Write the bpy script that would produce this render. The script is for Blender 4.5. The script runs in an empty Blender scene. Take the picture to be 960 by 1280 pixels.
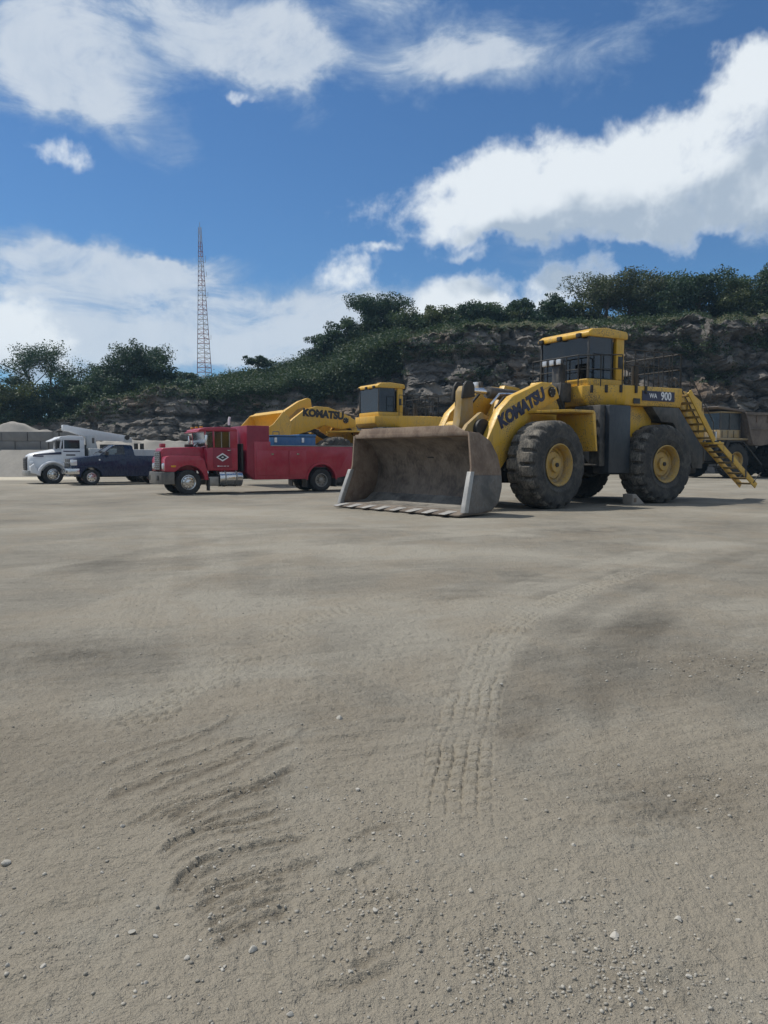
import bpy, bmesh, math, random
import numpy as np
from mathutils import Vector, Matrix

sc = bpy.context.scene
R_ = math.radians
random.seed(7)
RNG = np.random.default_rng(11)

# ------------------------------------------------------------------ camera
FPX, HOR, CAMZ = 961.0, 571.0, 1.62          # focal length in photo pixels, horizon row, eye height
PITCH = math.atan((640 - HOR) / FPX)
cam_d = bpy.data.cameras.new('camera')
cam = bpy.data.objects.new('camera', cam_d)
sc.collection.objects.link(cam)
cam.location = (0, 0, CAMZ)
cam.rotation_euler = (math.pi / 2 - PITCH, 0, 0)
cam_d.sensor_fit = 'HORIZONTAL'; cam_d.sensor_width = 36.0
cam_d.lens = 36.0 * FPX / 960.0
cam_d.clip_start = 0.05; cam_d.clip_end = 5000
sc.camera = cam
sc.render.engine = 'CYCLES'
sc.cycles.max_bounces = 6; sc.cycles.diffuse_bounces = 3; sc.cycles.glossy_bounces = 3; sc.cycles.transmission_bounces = 4; sc.cycles.transparent_max_bounces = 8; sc.cycles.volume_bounces = 0

def ray(px, py):
    u = (px - 480) / FPX; v = (640 - py) / FPX
    return Vector((u, math.cos(PITCH) + v * math.sin(PITCH), -math.sin(PITCH) + v * math.cos(PITCH)))
def at(px, py, D):
    d = ray(px, py); t = D / d.y
    return Vector((d.x * t, D, CAMZ + d.z * t))
def gp(px, py):
    d = ray(px, py); t = -CAMZ / d.z
    return (d.x * t, d.y * t)

# ------------------------------------------------------------------ light
SUN_EL, SUN_AZ = 58.0, -66.0                 # azimuth from +Y (view direction), negative = left
def aim(el, az):
    e, a = R_(el), R_(az)
    return Vector((math.sin(a) * math.cos(e), math.cos(a) * math.cos(e), math.sin(e)))
SDIR = aim(SUN_EL, SUN_AZ)
sun_d = bpy.data.lights.new('sun', 'SUN'); sun_d.energy = 3.6; sun_d.angle = R_(0.8); sun_d.color = (1.0, 0.95, 0.87)
sun = bpy.data.objects.new('sun', sun_d); sc.collection.objects.link(sun)
sun.rotation_euler = SDIR.to_track_quat('Z', 'Y').to_euler()
sun.location = (0, 0, 60)
vs = sc.view_settings
vs.view_transform = 'Standard'; vs.look = 'None'; vs.exposure = 0.16; vs.gamma = 1.0; vs.use_curve_mapping = False

# ------------------------------------------------------------------ sky
W = bpy.data.worlds.new('World'); sc.world = W; W.use_nodes = True

class NT:
    def __init__(s, nt): s.nt = nt
    def n(s, t, **kw):
        nd = s.nt.nodes.new(t)
        for k, v in kw.items(): setattr(nd, k, v)
        return nd
    def set(s, sock, v):
        if isinstance(v, bpy.types.NodeSocket): s.nt.links.new(v, sock)
        else: sock.default_value = v
    def math(s, op, a, b=None, c=None, clamp=False):
        nd = s.n('ShaderNodeMath', operation=op, use_clamp=clamp)
        for i, v in enumerate((a, b, c)):
            if v is not None: s.set(nd.inputs[i], v)
        return nd.outputs[0]
    def vmath(s, op, a, b=None, out=0):
        nd = s.n('ShaderNodeVectorMath', operation=op)
        s.set(nd.inputs[0], a)
        if b is not None: s.set(nd.inputs['Scale'] if op == 'SCALE' else nd.inputs[1], b)
        return nd.outputs['Value'] if op in ('LENGTH', 'DOT_PRODUCT') else nd.outputs[0]
    def rng(s, v, a, b, c=0.0, d=1.0, smooth=True):
        nd = s.n('ShaderNodeMapRange', interpolation_type='SMOOTHSTEP' if smooth else 'LINEAR')
        for i, x in enumerate((v, a, b, c, d)): s.set(nd.inputs[i], x)
        return nd.outputs[0]
    def mix(s, f, a, b, blend='MIX'):
        nd = s.n('ShaderNodeMix', data_type='RGBA', blend_type=blend)
        s.set(nd.inputs[0], f); s.set(nd.inputs[6], a); s.set(nd.inputs[7], b)
        return nd.outputs[2]
    def noise(s, vec, scale, detail=6.0, rough=0.55, dist=0.0, out=0):
        nd = s.n('ShaderNodeTexNoise')
        if vec is not None: s.nt.links.new(vec, nd.inputs['Vector'])
        nd.inputs['Scale'].default_value = scale; nd.inputs['Detail'].default_value = detail
        nd.inputs['Roughness'].default_value = rough; nd.inputs['Distortion'].default_value = dist
        return nd.outputs[out]
    def voro(s, vec, scale, feat='F1', out=0, rnd=1.0):
        nd = s.n('ShaderNodeTexVoronoi', feature=feat)
        if vec is not None: s.nt.links.new(vec, nd.inputs['Vector'])
        nd.inputs['Scale'].default_value = scale; nd.inputs['Randomness'].default_value = rnd
        return nd.outputs[out]
    def mapping(s, vec, loc=(0, 0, 0), rot=(0, 0, 0), scale=(1, 1, 1), typ='POINT'):
        if not any(loc) and not any(rot) and typ == 'POINT': return s.vmath('MULTIPLY', vec, scale)
        nd = s.n('ShaderNodeMapping', vector_type=typ)
        s.nt.links.new(vec, nd.inputs[0])
        nd.inputs[1].default_value = loc; nd.inputs[2].default_value = rot; nd.inputs[3].default_value = scale
        return nd.outputs[0]

def azel(px, py):
    d = ray(px, py)
    return math.atan2(d.x, d.y), math.atan2(d.z, math.hypot(d.x, d.y))

# cloud banks: (photo x, photo y, half width, half height, tilt degrees, weight)
HARD = [(790, 225, 260, 70, 6, .95), (545, 240, 120, 42, 12, .95), (590, 285, 140, 30, 5, .8), (690, 195, 150, 52, 14, .8), (900, 130, 140, 74, 18, .9),
        (900, 255, 180, 62, -3, .95), (850, 282, 190, 34, 0, .8), (640, 272, 160, 38, 8, .85), (960, 75, 90, 50, 0, .6),
        (85, 194, 58, 28, 0, .62), (290, 130, 40, 17, 0, .62), (462, 315, 28, 10, 0, .62), (575, 328, 46, 14, 0, .62),
        (722, 360, 90, 36, 0, 1.0), (580, 377, 80, 32, 0, 1.0), (600, 402, 170, 22, 0, .8), (440, 352, 66, 38, 0, .95),
        (10, 405, 80, 80, 0, 1.1), (60, 450, 70, 40, 0, .7)]
SOFT = [(270, 40, 230, 110, -6, 1.15), (110, 95, 150, 84, -28, 1.1), (20, 90, 90, 90, 0, .75), (350, 70, 90, 56, 0, .7), (630, 60, 160, 72, -10, 1.0), (540, 85, 130, 46, 0, .6), (480, 8, 90, 34, 0, .8), (845, 18, 120, 46, 10, .75),
        (50, 305, 160, 36, -8, 1.0), (60, 350, 180, 54, -4, .9), (235, 338, 140, 22, 6, .85), (300, 395, 260, 64, 4, 1.2), (150, 430, 260, 62, 0, 1.0), (420, 420, 180, 50, 0, .95),
        (690, 330, 110, 34, 0, .55), (950, 300, 80, 18, 0, .5), (520, 380, 70, 28, 0, .6)]

def cloud_group(name, hard_list, soft_list, det, lo, hi, amp):
    g = bpy.data.node_groups.new(name, 'ShaderNodeTree')
    g.interface.new_socket('Vector', in_out='INPUT', socket_type='NodeSocketVector')
    g.interface.new_socket('Hard', in_out='OUTPUT', socket_type='NodeSocketFloat')
    g.interface.new_socket('Soft', in_out='OUTPUT', socket_type='NodeSocketFloat')
    t = NT(g)
    gi = t.n('NodeGroupInput'); go = t.n('NodeGroupOutput')
    v = gi.outputs[0]
    sp = t.n('ShaderNodeSeparateXYZ'); g.links.new(v, sp.inputs[0])
    az = t.math('ARCTAN2', sp.outputs[0], sp.outputs[1])
    el = t.math('ARCSINE', sp.outputs[2])
    cb = t.n('ShaderNodeCombineXYZ'); g.links.new(az, cb.inputs[0]); g.links.new(el, cb.inputs[1])
    warp = t.vmath('SUBTRACT', t.noise(v, 7.0, det - 2, .62, 0, 1), (.5, .5, .5))
    ae = t.vmath('ADD', cb.outputs[0], t.vmath('MULTIPLY', warp, (.15, .10, 0)))
    frames = {}
    def frame(rot):                              # the same coordinates turned by a few fixed angles
        if abs(rot) < 1: return ae
        if rot not in frames:
            c, q = math.cos(R_(rot)), math.sin(R_(rot)); k = t.n('ShaderNodeCombineXYZ')
            t.set(k.inputs[0], t.vmath('DOT_PRODUCT', ae, (c, q, 0))); t.set(k.inputs[1], t.vmath('DOT_PRODUCT', ae, (-q, c, 0))); frames[rot] = k.outputs[0]
        return frames[rot]
    def field(lst):
        tot = None
        for (cx, cy, rx, ry, rot, w) in lst:
            a0, e0 = azel(cx, cy); a1, _ = azel(cx + rx, cy); _, e1 = azel(cx, cy - ry)
            rot = min((0, 10, -8, -28), key=lambda q: abs(q - rot)); c, q = math.cos(R_(rot)), math.sin(R_(rot))
            sx, sy = 1 / abs(a1 - a0), 1 / abs(e1 - e0); kx, ky = c * a0 + q * e0, -q * a0 + c * e0
            nd = t.n('ShaderNodeVectorMath', operation='MULTIPLY_ADD'); t.set(nd.inputs[0], frame(rot)); nd.inputs[1].default_value = (sx, sy, 0); nd.inputs[2].default_value = (-kx * sx, -ky * sy, 0)
            mp = nd.outputs[0]
            f = t.rng(t.vmath('LENGTH', mp), 0.0, 1.35, w, 0.0)
            tot = f if tot is None else t.math('ADD', tot, f)
        return t.math('MINIMUM', tot, 1.15)
    # beyond the picture broken cloud goes on, its unseen cover thickened to fill shaded sides
    inside = t.math('MULTIPLY', t.rng(t.math('ABSOLUTE', az), .52, .72, 1.0, 0.0), t.rng(el, .62, .8, 1.0, 0.0))
    gen = t.math('MULTIPLY', t.rng(t.noise(v, 2.2, 2, .5), .42, .55), t.math('SUBTRACT', 1.0, inside))
    n1 = t.noise(v, 13.0, det, .62, .25)
    mh = t.math('ADD', field(hard_list), t.math('MULTIPLY', gen, 1.0))
    hard = t.rng(t.math('ADD', mh, t.math('MULTIPLY', t.math('SUBTRACT', n1, .5), amp)), lo, hi)
    g.links.new(hard, go.inputs[0])
    if soft_list:
        wisp = t.noise(t.mapping(v, (0, 0, 0), (0, R_(24), 0), (1.0, 1.0, 2.2)), 8.0, det, .66, .6)
        ms = t.math('ADD', field(soft_list), t.math('MULTIPLY', gen, .5))
        soft = t.rng(t.math('ADD', ms, t.math('MULTIPLY', t.math('SUBTRACT', wisp, .5), 2.0)), .22, 1.25)
        g.links.new(soft, go.inputs[1])
    return g

wt = NT(W.node_tree); W.node_tree.nodes.clear()
wo = wt.n('ShaderNodeOutputWorld')
tc = wt.n('ShaderNodeTexCoord')
dirv = tc.outputs['Generated']
sky = wt.n('ShaderNodeTexSky', sky_type='NISHITA')
sky.sun_disc = False; sky.sun_elevation = R_(SUN_EL); sky.sun_rotation = R_(SUN_AZ)
sky.air_density = 1.0; sky.dust_density = 0.35; sky.ozone_density = 2.2; sky.altitude = 50
SKYCOL = wt.mix(1.0, sky.outputs[0], (0.50, 0.79, 1.06, 1), 'MULTIPLY')
def cg(vec, grp):
    nd = wt.n('ShaderNodeGroup'); nd.node_tree = grp
    W.node_tree.links.new(vec, nd.inputs[0]); return nd
c0 = cg(dirv, cloud_group('cloud_density', HARD, SOFT, 7.0, .30, 1.02, 2.1))
c1 = cg(wt.vmath('ADD', dirv, (-0.03, 0.0, 0.060)), cloud_group('cloud_thickness', [h for h in HARD if h[2] > 75], None, 4.0, .15, 1.75, 1.6))
mott = wt.noise(dirv, 11.0, 5, .6, .4)
shade = wt.rng(wt.math('MULTIPLY', wt.math('MULTIPLY', c0.outputs[0], c1.outputs[0]), wt.rng(mott, .25, .7, .6, 1.35)), .02, .72)
hardcol = wt.mix(shade, (0.80, 0.85, 0.89, 1), (0.40, 0.48, 0.58, 1))
softcol = wt.mix(wt.rng(wt.math('ADD', c0.outputs[1], wt.math('MULTIPLY', wt.math('SUBTRACT', mott, .5), 1.2)), .3, 1.1), (0.36, 0.46, 0.60, 1), (0.62, 0.68, 0.75, 1))
bg0 = wt.n('ShaderNodeBackground'); W.node_tree.links.new(SKYCOL, bg0.inputs[0]); bg0.inputs[1].default_value = 0.079
bg1 = wt.n('ShaderNodeBackground'); W.node_tree.links.new(softcol, bg1.inputs[0]); bg1.inputs[1].default_value = 0.94
bg2 = wt.n('ShaderNodeBackground'); W.node_tree.links.new(hardcol, bg2.inputs[0]); bg2.inputs[1].default_value = 0.94
m1 = wt.n('ShaderNodeMixShader'); m2 = wt.n('ShaderNodeMixShader')
W.node_tree.links.new(wt.math('MULTIPLY', c0.outputs[1], .9), m1.inputs[0])
W.node_tree.links.new(bg0.outputs[0], m1.inputs[1]); W.node_tree.links.new(bg1.outputs[0], m1.inputs[2])
W.node_tree.links.new(wt.math('MULTIPLY', c0.outputs[0], .97), m2.inputs[0])
W.node_tree.links.new(m1.outputs[0], m2.inputs[1]); W.node_tree.links.new(bg2.outputs[0], m2.inputs[2])
W.node_tree.links.new(m2.outputs[0], wo.inputs[0])
W.cycles.sampling_method = 'MANUAL'; W.cycles.sample_map_resolution = 256

# ------------------------------------------------------------------ materials
def new_mat(name):
    m = bpy.data.materials.new(name); m.use_nodes = True
    t = NT(m.node_tree)
    b = m.node_tree.nodes['Principled BSDF']
    return m, t, b
def bump(t, b, h, strength, dist):
    bp = t.n('ShaderNodeBump'); bp.inputs['Strength'].default_value = strength; bp.inputs['Distance'].default_value = dist
    t.nt.links.new(h, bp.inputs['Height']); t.nt.links.new(bp.outputs[0], b.inputs['Normal'])
DUST = (0.30, 0.27, 0.22, 1)
def paint(name, col, rough=.42, metal=0.0, dust=.35, var=.25, bumpy=.15, dustcol=DUST, scale=1.0, coat=0.0, chip=0.0):
    m, t, b = new_mat(name)
    co = t.n('ShaderNodeTexCoord').outputs['Object']
    big = t.noise(co, .9 * scale, 5, .6, .4)
    fine = t.noise(t.mapping(co, scale=(1, 1, .45)), 9 * scale, 6, .65, .2)
    dk = tuple(c * (1 - var) for c in col[:3]) + (1,)
    c1 = t.mix(t.rng(big, .32, .68), dk, tuple(col[:3]) + (1,))
    df = t.math('MULTIPLY', t.rng(t.math('ADD', t.math('MULTIPLY', big, .55), t.math('MULTIPLY', fine, .55)), .42, .74), dust, clamp=True)
    if chip:
        c1 = t.mix(t.math('MULTIPLY', t.rng(t.math('ADD', t.math('MULTIPLY', t.noise(co, 26 * scale, 3, .6), .6), t.math('MULTIPLY', big, .45)), .60, .64), chip), c1, (.05, .036, .026, 1))
        streak = t.noise(t.vmath('MULTIPLY', co, (5.0, 5.0, .5)), 1.6, 5, .7)
        c1 = t.mix(t.math('MULTIPLY', t.rng(streak, .54, .70), .55), c1, (.17, .115, .055, 1))
    c2 = t.mix(df, c1, dustcol)
    t.set(b.inputs['Base Color'], c2)
    t.set(b.inputs['Roughness'], t.math('ADD', t.math('MULTIPLY', df, .45), t.math('ADD', rough, t.math('MULTIPLY', t.math('SUBTRACT', fine, .5), .2)), clamp=True))
    b.inputs['Metallic'].default_value = metal
    b.inputs['Coat Weight'].default_value = coat
    if bumpy: bump(t, b, fine, bumpy, .02)
    return m
M = {}
M['yellow'] = paint('loader_yellow', (.74, .425, .024), .42, dust=.32, var=.2, chip=.8)
M['yellow2'] = paint('clean_yellow', (.72, .41, .024), .4, dust=.25, var=.15, chip=.35)
M['yellow_old'] = paint('worn_yellow', (.45, .28, .06), .6, dust=.75, var=.4)
M['rim'] = paint('rim_yellow', (.60, .36, .05), .5, dust=.75, var=.3, chip=.8)
M['black'] = paint('black_steel', (.022, .023, .026), .5, dust=.3, var=.3)
M['slate'] = paint('slate_tank', (.017, .026, .038), .40, dust=.10, var=.2)
M['dark'] = paint('dark_grease', (.014, .013, .012), .6, dust=.4, var=.3, dustcol=(.10, .09, .075, 1))
M['red'] = paint('truck_red', (.40, .012, .042), .34, dust=.12, var=.22, coat=.2, bumpy=.04)
M['maroon'] = paint('body_maroon', (.27, .008, .032), .42, dust=.06, var=.25)
M['navy'] = paint('navy_paint', (.002, .015, .052), .28, dust=.0, var=.15, coat=.1, bumpy=0)
M['white'] = paint('white_paint', (.74, .75, .76), .38, dust=.15, var=.10, coat=.2)
M['offwhite'] = paint('utility_white', (.60, .61, .60), .5, dust=.3, var=.15)
M['blue'] = paint('tool_blue', (.02, .12, .30), .4, dust=.2, var=.25)
M['chrome'] = paint('polished_metal', (.72, .72, .72), .18, 1.0, dust=.22, var=.25, bumpy=.05)
M['steel'] = paint('bare_steel', (.42, .41, .39), .42, .75, dust=.4, var=.45)
M['rod'] = paint('cylinder_rod', (.75, .75, .75), .2, 1.0, dust=.1, var=.1, bumpy=0)
M['bucket'] = paint('bucket_steel', (.125, .094, .070), .65, .1, dust=.8, var=.5, dustcol=(.24, .20, .16, 1), scale=1.6, bumpy=.4)
M['bucket_floor'] = paint('bucket_floor_steel', (.16, .15, .135), .55, .3, dust=.9, var=.5, dustcol=(.30, .275, .235, 1), scale=2.5, bumpy=.5)
M['rust'] = paint('rusty_plate', (.20, .13, .085), .7, dust=.75, var=.4, dustcol=(.27, .22, .17, 1), scale=2)
M['worn_steel'] = paint('worn_steel', (.22, .205, .185), .55, .3, dust=.8, var=.6, dustcol=(.15, .125, .10, 1), scale=2.5)
M['tyre'] = paint('tyre_rubber', (.030, .029, .028), .78, dust=.75, var=.15, dustcol=(.14, .128, .108, 1), scale=3.2, bumpy=.3)
M['tread'] = paint('tread_rubber', (.045, .043, .040), .85, dust=.95, var=.15, dustcol=(.27, .242, .198, 1), scale=2.2, bumpy=.4)
M['dusty_glass'] = paint('dusty_glass', (.018, .022, .026), .3, dust=.35, var=.2, dustcol=(.10, .095, .085, 1), bumpy=0)
M['tyre_clean'] = paint('tyre_rubber_clean', (.018, .018, .019), .75, dust=.4, var=.2, dustcol=(.10, .095, .085, 1), scale=2, bumpy=.2)
M['haul'] = paint('haul_body', (.16, .125, .10), .7, dust=.7, var=.35, dustcol=(.24, .20, .165, 1), scale=1)
M['haul_y'] = paint('haul_yellow', (.36, .24, .08), .6, dust=.8, var=.4)
M['dull'] = paint('dull_steel', (.11, .105, .10), .5, .25, dust=.5, var=.3)
M['grille'] = paint('grille_grey', (.10, .09, .09), .5, .4, dust=.4, var=.3)
M['concrete'] = paint('concrete_blocks', (.21, .205, .20), .9, dust=.6, var=.35, dustcol=(.16, .155, .148, 1), scale=.6, bumpy=.5)
M['chock'] = paint('chock_concrete', (.36, .31, .26), .9, dust=.4, var=.25, scale=4)
M['gravel_pale'] = paint('pale_aggregate', (.36, .335, .295), .95, dust=.7, var=.3, dustcol=(.27, .25, .22, 1), scale=.5, bumpy=.7)
M['gravel_grey'] = paint('grey_aggregate', (.20, .195, .185), .95, dust=.6, var=.3, dustcol=(.27, .255, .235, 1), scale=.5, bumpy=.7)
M['tower_red'] = paint('tower_red', (.26, .055, .04), .6, dust=.2)
M['tower_white'] = paint('tower_white', (.42, .36, .34), .6, dust=.2)
M['tooth'] = paint('scoured_steel', (.46, .45, .43), .5, .3, dust=.35, var=.35, scale=3)
M['letter_navy'] = paint('letter_navy', (.010, .012, .05), .4, dust=.06, var=.1, bumpy=0)
M['letter_white'] = paint('letter_white', (.78, .78, .78), .45, dust=.06, var=.05, bumpy=0)
M['letter_black'] = paint('letter_black', (.012, .012, .014), .45, dust=.06, var=.05, bumpy=0)
M['amber'] = paint('amber_lens', (.7, .32, .02), .25, dust=.05, bumpy=0)
M['lens'] = paint('lamp_lens', (.70, .72, .74), .12, .3, dust=.05, bumpy=0)
M['seat'] = paint('seat_vinyl', (.03, .03, .032), .7, dust=.1)
M['bark'] = paint('bark', (.075, .06, .045), .9, dust=.3, var=.4, scale=3, dustcol=(.13, .11, .09, 1))

def glass(name, tint, spec=.5):
    m, t, b = new_mat(name)
    out = m.node_tree.nodes['Material Output']
    tr = t.n('ShaderNodeBsdfTransparent'); tr.inputs[0].default_value = tuple(tint) + (1,)
    gl = t.n('ShaderNodeBsdfGlossy'); gl.inputs[0].default_value = (.9, .95, 1, 1); gl.inputs[1].default_value = .06
    fr = t.n('ShaderNodeFresnel'); fr.inputs[0].default_value = 1.52
    df = t.n('ShaderNodeBsdfDiffuse'); df.inputs[0].default_value = (.13, .13, .125, 1)
    co = t.n('ShaderNodeTexCoord').outputs['Object']
    dst = t.math('MULTIPLY', t.rng(t.noise(co, 1.5, 6, .65), .4, .75), .16)
    a = t.n('ShaderNodeMixShader'); c = t.n('ShaderNodeMixShader')
    L = m.node_tree.links.new
    L(t.math('ADD', t.math('MULTIPLY', fr.outputs[0], .9), .02, clamp=True), a.inputs[0]); L(tr.outputs[0], a.inputs[1]); L(gl.outputs[0], a.inputs[2])
    L(dst, c.inputs[0]); L(a.outputs[0], c.inputs[1]); L(df.outputs[0], c.inputs[2]); L(c.outputs[0], out.inputs[0])
    return m
M['glass'] = glass('tinted_glass', (.10, .13, .18))
M['glass_clear'] = glass('clear_glass', (.62, .68, .68))

def foliage(name, a, b_):
    m, t, b = new_mat(name)
    out = m.node_tree.nodes['Material Output']
    co = t.n('ShaderNodeTexCoord').outputs['Object']
    f = t.math('ADD', t.math('MULTIPLY', t.noise(co, .55, 3, .6), .6), t.math('MULTIPLY', t.noise(co, 3.5, 2, .6), .4))
    c = t.mix(t.rng(f, .38, .64), tuple(a) + (1,), tuple(b_) + (1,))
    t.set(b.inputs['Base Color'], c); b.inputs['Roughness'].default_value = .6; b.inputs['Specular IOR Level'].default_value = .3
    tl = t.n('ShaderNodeBsdfTranslucent'); m.node_tree.links.new(t.mix(1.0, c, (1.0, 1.15, .55, 1), 'MULTIPLY'), tl.inputs[0])
    mx = t.n('ShaderNodeMixShader'); mx.inputs[0].default_value = .22
    L = m.node_tree.links.new
    L(b.outputs[0], mx.inputs[1]); L(tl.outputs[0], mx.inputs[2]); L(mx.outputs[0], out.inputs[0])
    return m
M['leaf0'] = foliage('leaf_dark', (.030, .058, .042), (.068, .105, .064))
M['leaf1'] = foliage('leaf_mid', (.042, .074, .046), (.100, .135, .070))
M['leaf2'] = foliage('leaf_grey', (.055, .070, .042), (.12, .135, .075))
M['leaf3'] = foliage('leaf_olive', (.052, .072, .034), (.125, .140, .058))
M['scrub'] = foliage('scrub', (.030, .056, .032), (.072, .098, .048))
# ------------------------------------------------------------------ mesh helpers
COL = sc.collection
def link(o, parent=None):
    COL.objects.link(o)
    if parent is not None: o.parent = parent
    return o
def tag(o, label=None, cat=None, group=None, kind=None):
    if label: o['label'] = label
    if cat: o['category'] = cat
    if group: o['group'] = group
    if kind: o['kind'] = kind
    return o
def empty(name, loc, rz, label, cat, group=None):
    o = bpy.data.objects.new(name, None); link(o)
    o.location = loc; o.rotation_euler = (0, 0, rz); o.empty_display_size = .3
    return tag(o, label, cat, group)
def np_mesh(name, v, quads=None, tris=None):
    me = bpy.data.meshes.new(name)
    v = np.asarray(v, np.float32)
    me.vertices.add(len(v)); me.vertices.foreach_set('co', v.ravel())
    k = 4 if quads is not None else 3
    f = np.asarray(quads if quads is not None else tris, np.int32)
    me.loops.add(f.size); me.loops.foreach_set('vertex_index', f.ravel())
    me.polygons.add(len(f)); me.polygons.foreach_set('loop_start', np.arange(0, f.size, k, dtype=np.int32))
    me.update(calc_edges=True); me.validate()
    return me

class G:
    def __init__(s): s.v = []; s.f = []
    def add(s, vs_, fs):
        o = len(s.v); s.v += [tuple(p) for p in vs_]; s.f += [tuple(i + o for i in f) for f in fs]; return s
    def bx(s, x0, x1, y0, y1, z0, z1):
        return s.add([(x0, y0, z0), (x1, y0, z0), (x1, y1, z0), (x0, y1, z0), (x0, y0, z1), (x1, y0, z1), (x1, y1, z1), (x0, y1, z1)],
                     [(3, 2, 1, 0), (4, 5, 6, 7), (0, 1, 5, 4), (1, 2, 6, 5), (2, 3, 7, 6), (3, 0, 4, 7)])
    def bar(s, p0, p1, w, h, up=(0, 0, 1)):      # rectangular bar between two points
        p0, p1 = Vector(p0), Vector(p1); d = (p1 - p0).normalized()
        a = d.cross(Vector(up))
        if a.length < 1e-4: a = d.cross(Vector((1, 0, 0)))
        a.normalize(); b = a.cross(d)
        vs_ = []
        for p in (p0, p1):
            for i, j in ((-1, -1), (1, -1), (1, 1), (-1, 1)): vs_.append(p + a * (w / 2 * i) + b * (h / 2 * j))
        return s.add(vs_, [(3, 2, 1, 0), (4, 5, 6, 7), (0, 1, 5, 4), (1, 2, 6, 5), (2, 3, 7, 6), (3, 0, 4, 7)])
    def prism(s, pts, y0, y1, wf=None):          # side outline in x,z swept across y; wf(x,z) scales the half width
        n = len(pts); vs_ = []
        for y in (y0, y1):
            for (x, z) in pts:
                k = wf(x, z) if wf else 1.0
                vs_.append((x, y * k, z))
        fs = [tuple(range(n)), tuple(range(2 * n - 1, n - 1, -1))]
        fs += [(i, (i + 1) % n, (i + 1) % n + n, i + n) for i in range(n)]
        return s.add(vs_, fs)
    def plan(s, pts, z0, z1):                    # plan outline in x,y swept in z
        n = len(pts); vs_ = [(x, y, z0) for x, y in pts] + [(x, y, z1) for x, y in pts]
        fs = [tuple(range(n)), tuple(range(2 * n - 1, n - 1, -1))] + [(i, (i + 1) % n, (i + 1) % n + n, i + n) for i in range(n)]
        return s.add(vs_, fs)
    def tube(s, pts, r, n=10, cap=True):
        pts = [Vector(p) for p in pts]; m = len(pts)
        rs = r if isinstance(r, (list, tuple)) else [r] * m
        vs_ = []; a = None
        for i, p in enumerate(pts):
            d = (pts[min(i + 1, m - 1)] - pts[max(i - 1, 0)]).normalized()
            if a is None:
                a = d.cross(Vector((0, 0, 1)))
                if a.length < 1e-3: a = d.cross(Vector((1, 0, 0)))
            else: a = a - d * a.dot(d)
            a.normalize(); b = d.cross(a)
            for k in range(n):
                t = 2 * math.pi * k / n
                vs_.append(p + (a * math.cos(t) + b * math.sin(t)) * rs[i])
        fs = []
        for i in range(m - 1):
            for k in range(n):
                k2 = (k + 1) % n
                fs.append((i * n + k, i * n + k2, (i + 1) * n + k2, (i + 1) * n + k))
        if cap: fs += [tuple(range(n - 1, -1, -1)), tuple(range((m - 1) * n, m * n))]
        return s.add(vs_, fs)
    def cyl(s, p0, p1, r0, r1=None, n=20): return s.tube([p0, p1], [r0, r0 if r1 is None else r1], n)
    def lathe(s, prof, n=40, c=(0, 0, 0), rad=None):   # prof: (radius, y) about the y axis; rad(i,j,r,y) may change a radius
        vs_ = []; m = len(prof)
        for i in range(n):
            t = 2 * math.pi * i / n
            for j, (r, y) in enumerate(prof):
                if rad: r = rad(i, j, r, y)
                vs_.append((c[0] + r * math.cos(t), c[1] + y, c[2] + r * math.sin(t)))
        fs = []
        for i in range(n):
            i2 = (i + 1) % n
            for j in range(m - 1): fs.append((i * m + j, i2 * m + j, i2 * m + j + 1, i * m + j + 1))
        return s.add(vs_, fs)
    def sheet(s, rings):                         # open loft through equal-length rows
        m = len(rings[0]); vs_ = [p for r in rings for p in r]; fs = []
        for i in range(len(rings) - 1):
            for j in range(m - 1): fs.append((i * m + j, (i + 1) * m + j, (i + 1) * m + j + 1, i * m + j + 1))
        return s.add(vs_, fs)
    def rot(s, ang, start=0, piv=(0, 0)):        # turn what was added since `start` about the vertical
        c, q = math.cos(ang), math.sin(ang)
        for i in range(start, len(s.v)):
            x, y, z = s.v[i]; x -= piv[0]; y -= piv[1]
            s.v[i] = (c * x - q * y + piv[0], q * x + c * y + piv[1], z)
        return s
    def mesh(s, name, bev=0, seg=2, ang=35):
        me = bpy.data.meshes.new(name)
        bm = bmesh.new()
        vv = [bm.verts.new(p) for p in s.v]
        for f in s.f:
            try: bm.faces.new([vv[i] for i in f])
            except ValueError: pass
        bmesh.ops.recalc_face_normals(bm, faces=bm.faces)
        if bev:
            ed = [e for e in bm.edges if len(e.link_faces) == 2 and e.calc_face_angle(0) > R_(30)]
            bmesh.ops.bevel(bm, geom=ed, offset=bev, segments=seg, profile=.5, affect='EDGES', clamp_overlap=True)
        bm.to_mesh(me); bm.free()
        me.shade_smooth(); me.set_sharp_from_angle(angle=R_(ang))
        return me
    def build(s, name, mat, parent=None, bev=0, seg=2, ang=35, xf=None):
        me = s.mesh(name, bev, seg, ang)
        if xf is not None: me.transform(xf)
        me.materials.append(M[mat] if isinstance(mat, str) else mat)
        o = bpy.data.objects.new(name, me); return link(o, parent)
def inst(src, parent, loc=(0, 0, 0), rz=0.0, name=None):
    o = bpy.data.objects.new(name or src.name.split('.')[0], src.data); link(o, parent)
    o.location = loc; o.rotation_euler = (0, 0, rz); return o
def copy_tree(o, parent=None):
    c = o.copy(); COL.objects.link(c); c.parent = parent
    for ch in list(o.children): copy_tree(ch, c)
    return c
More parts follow.
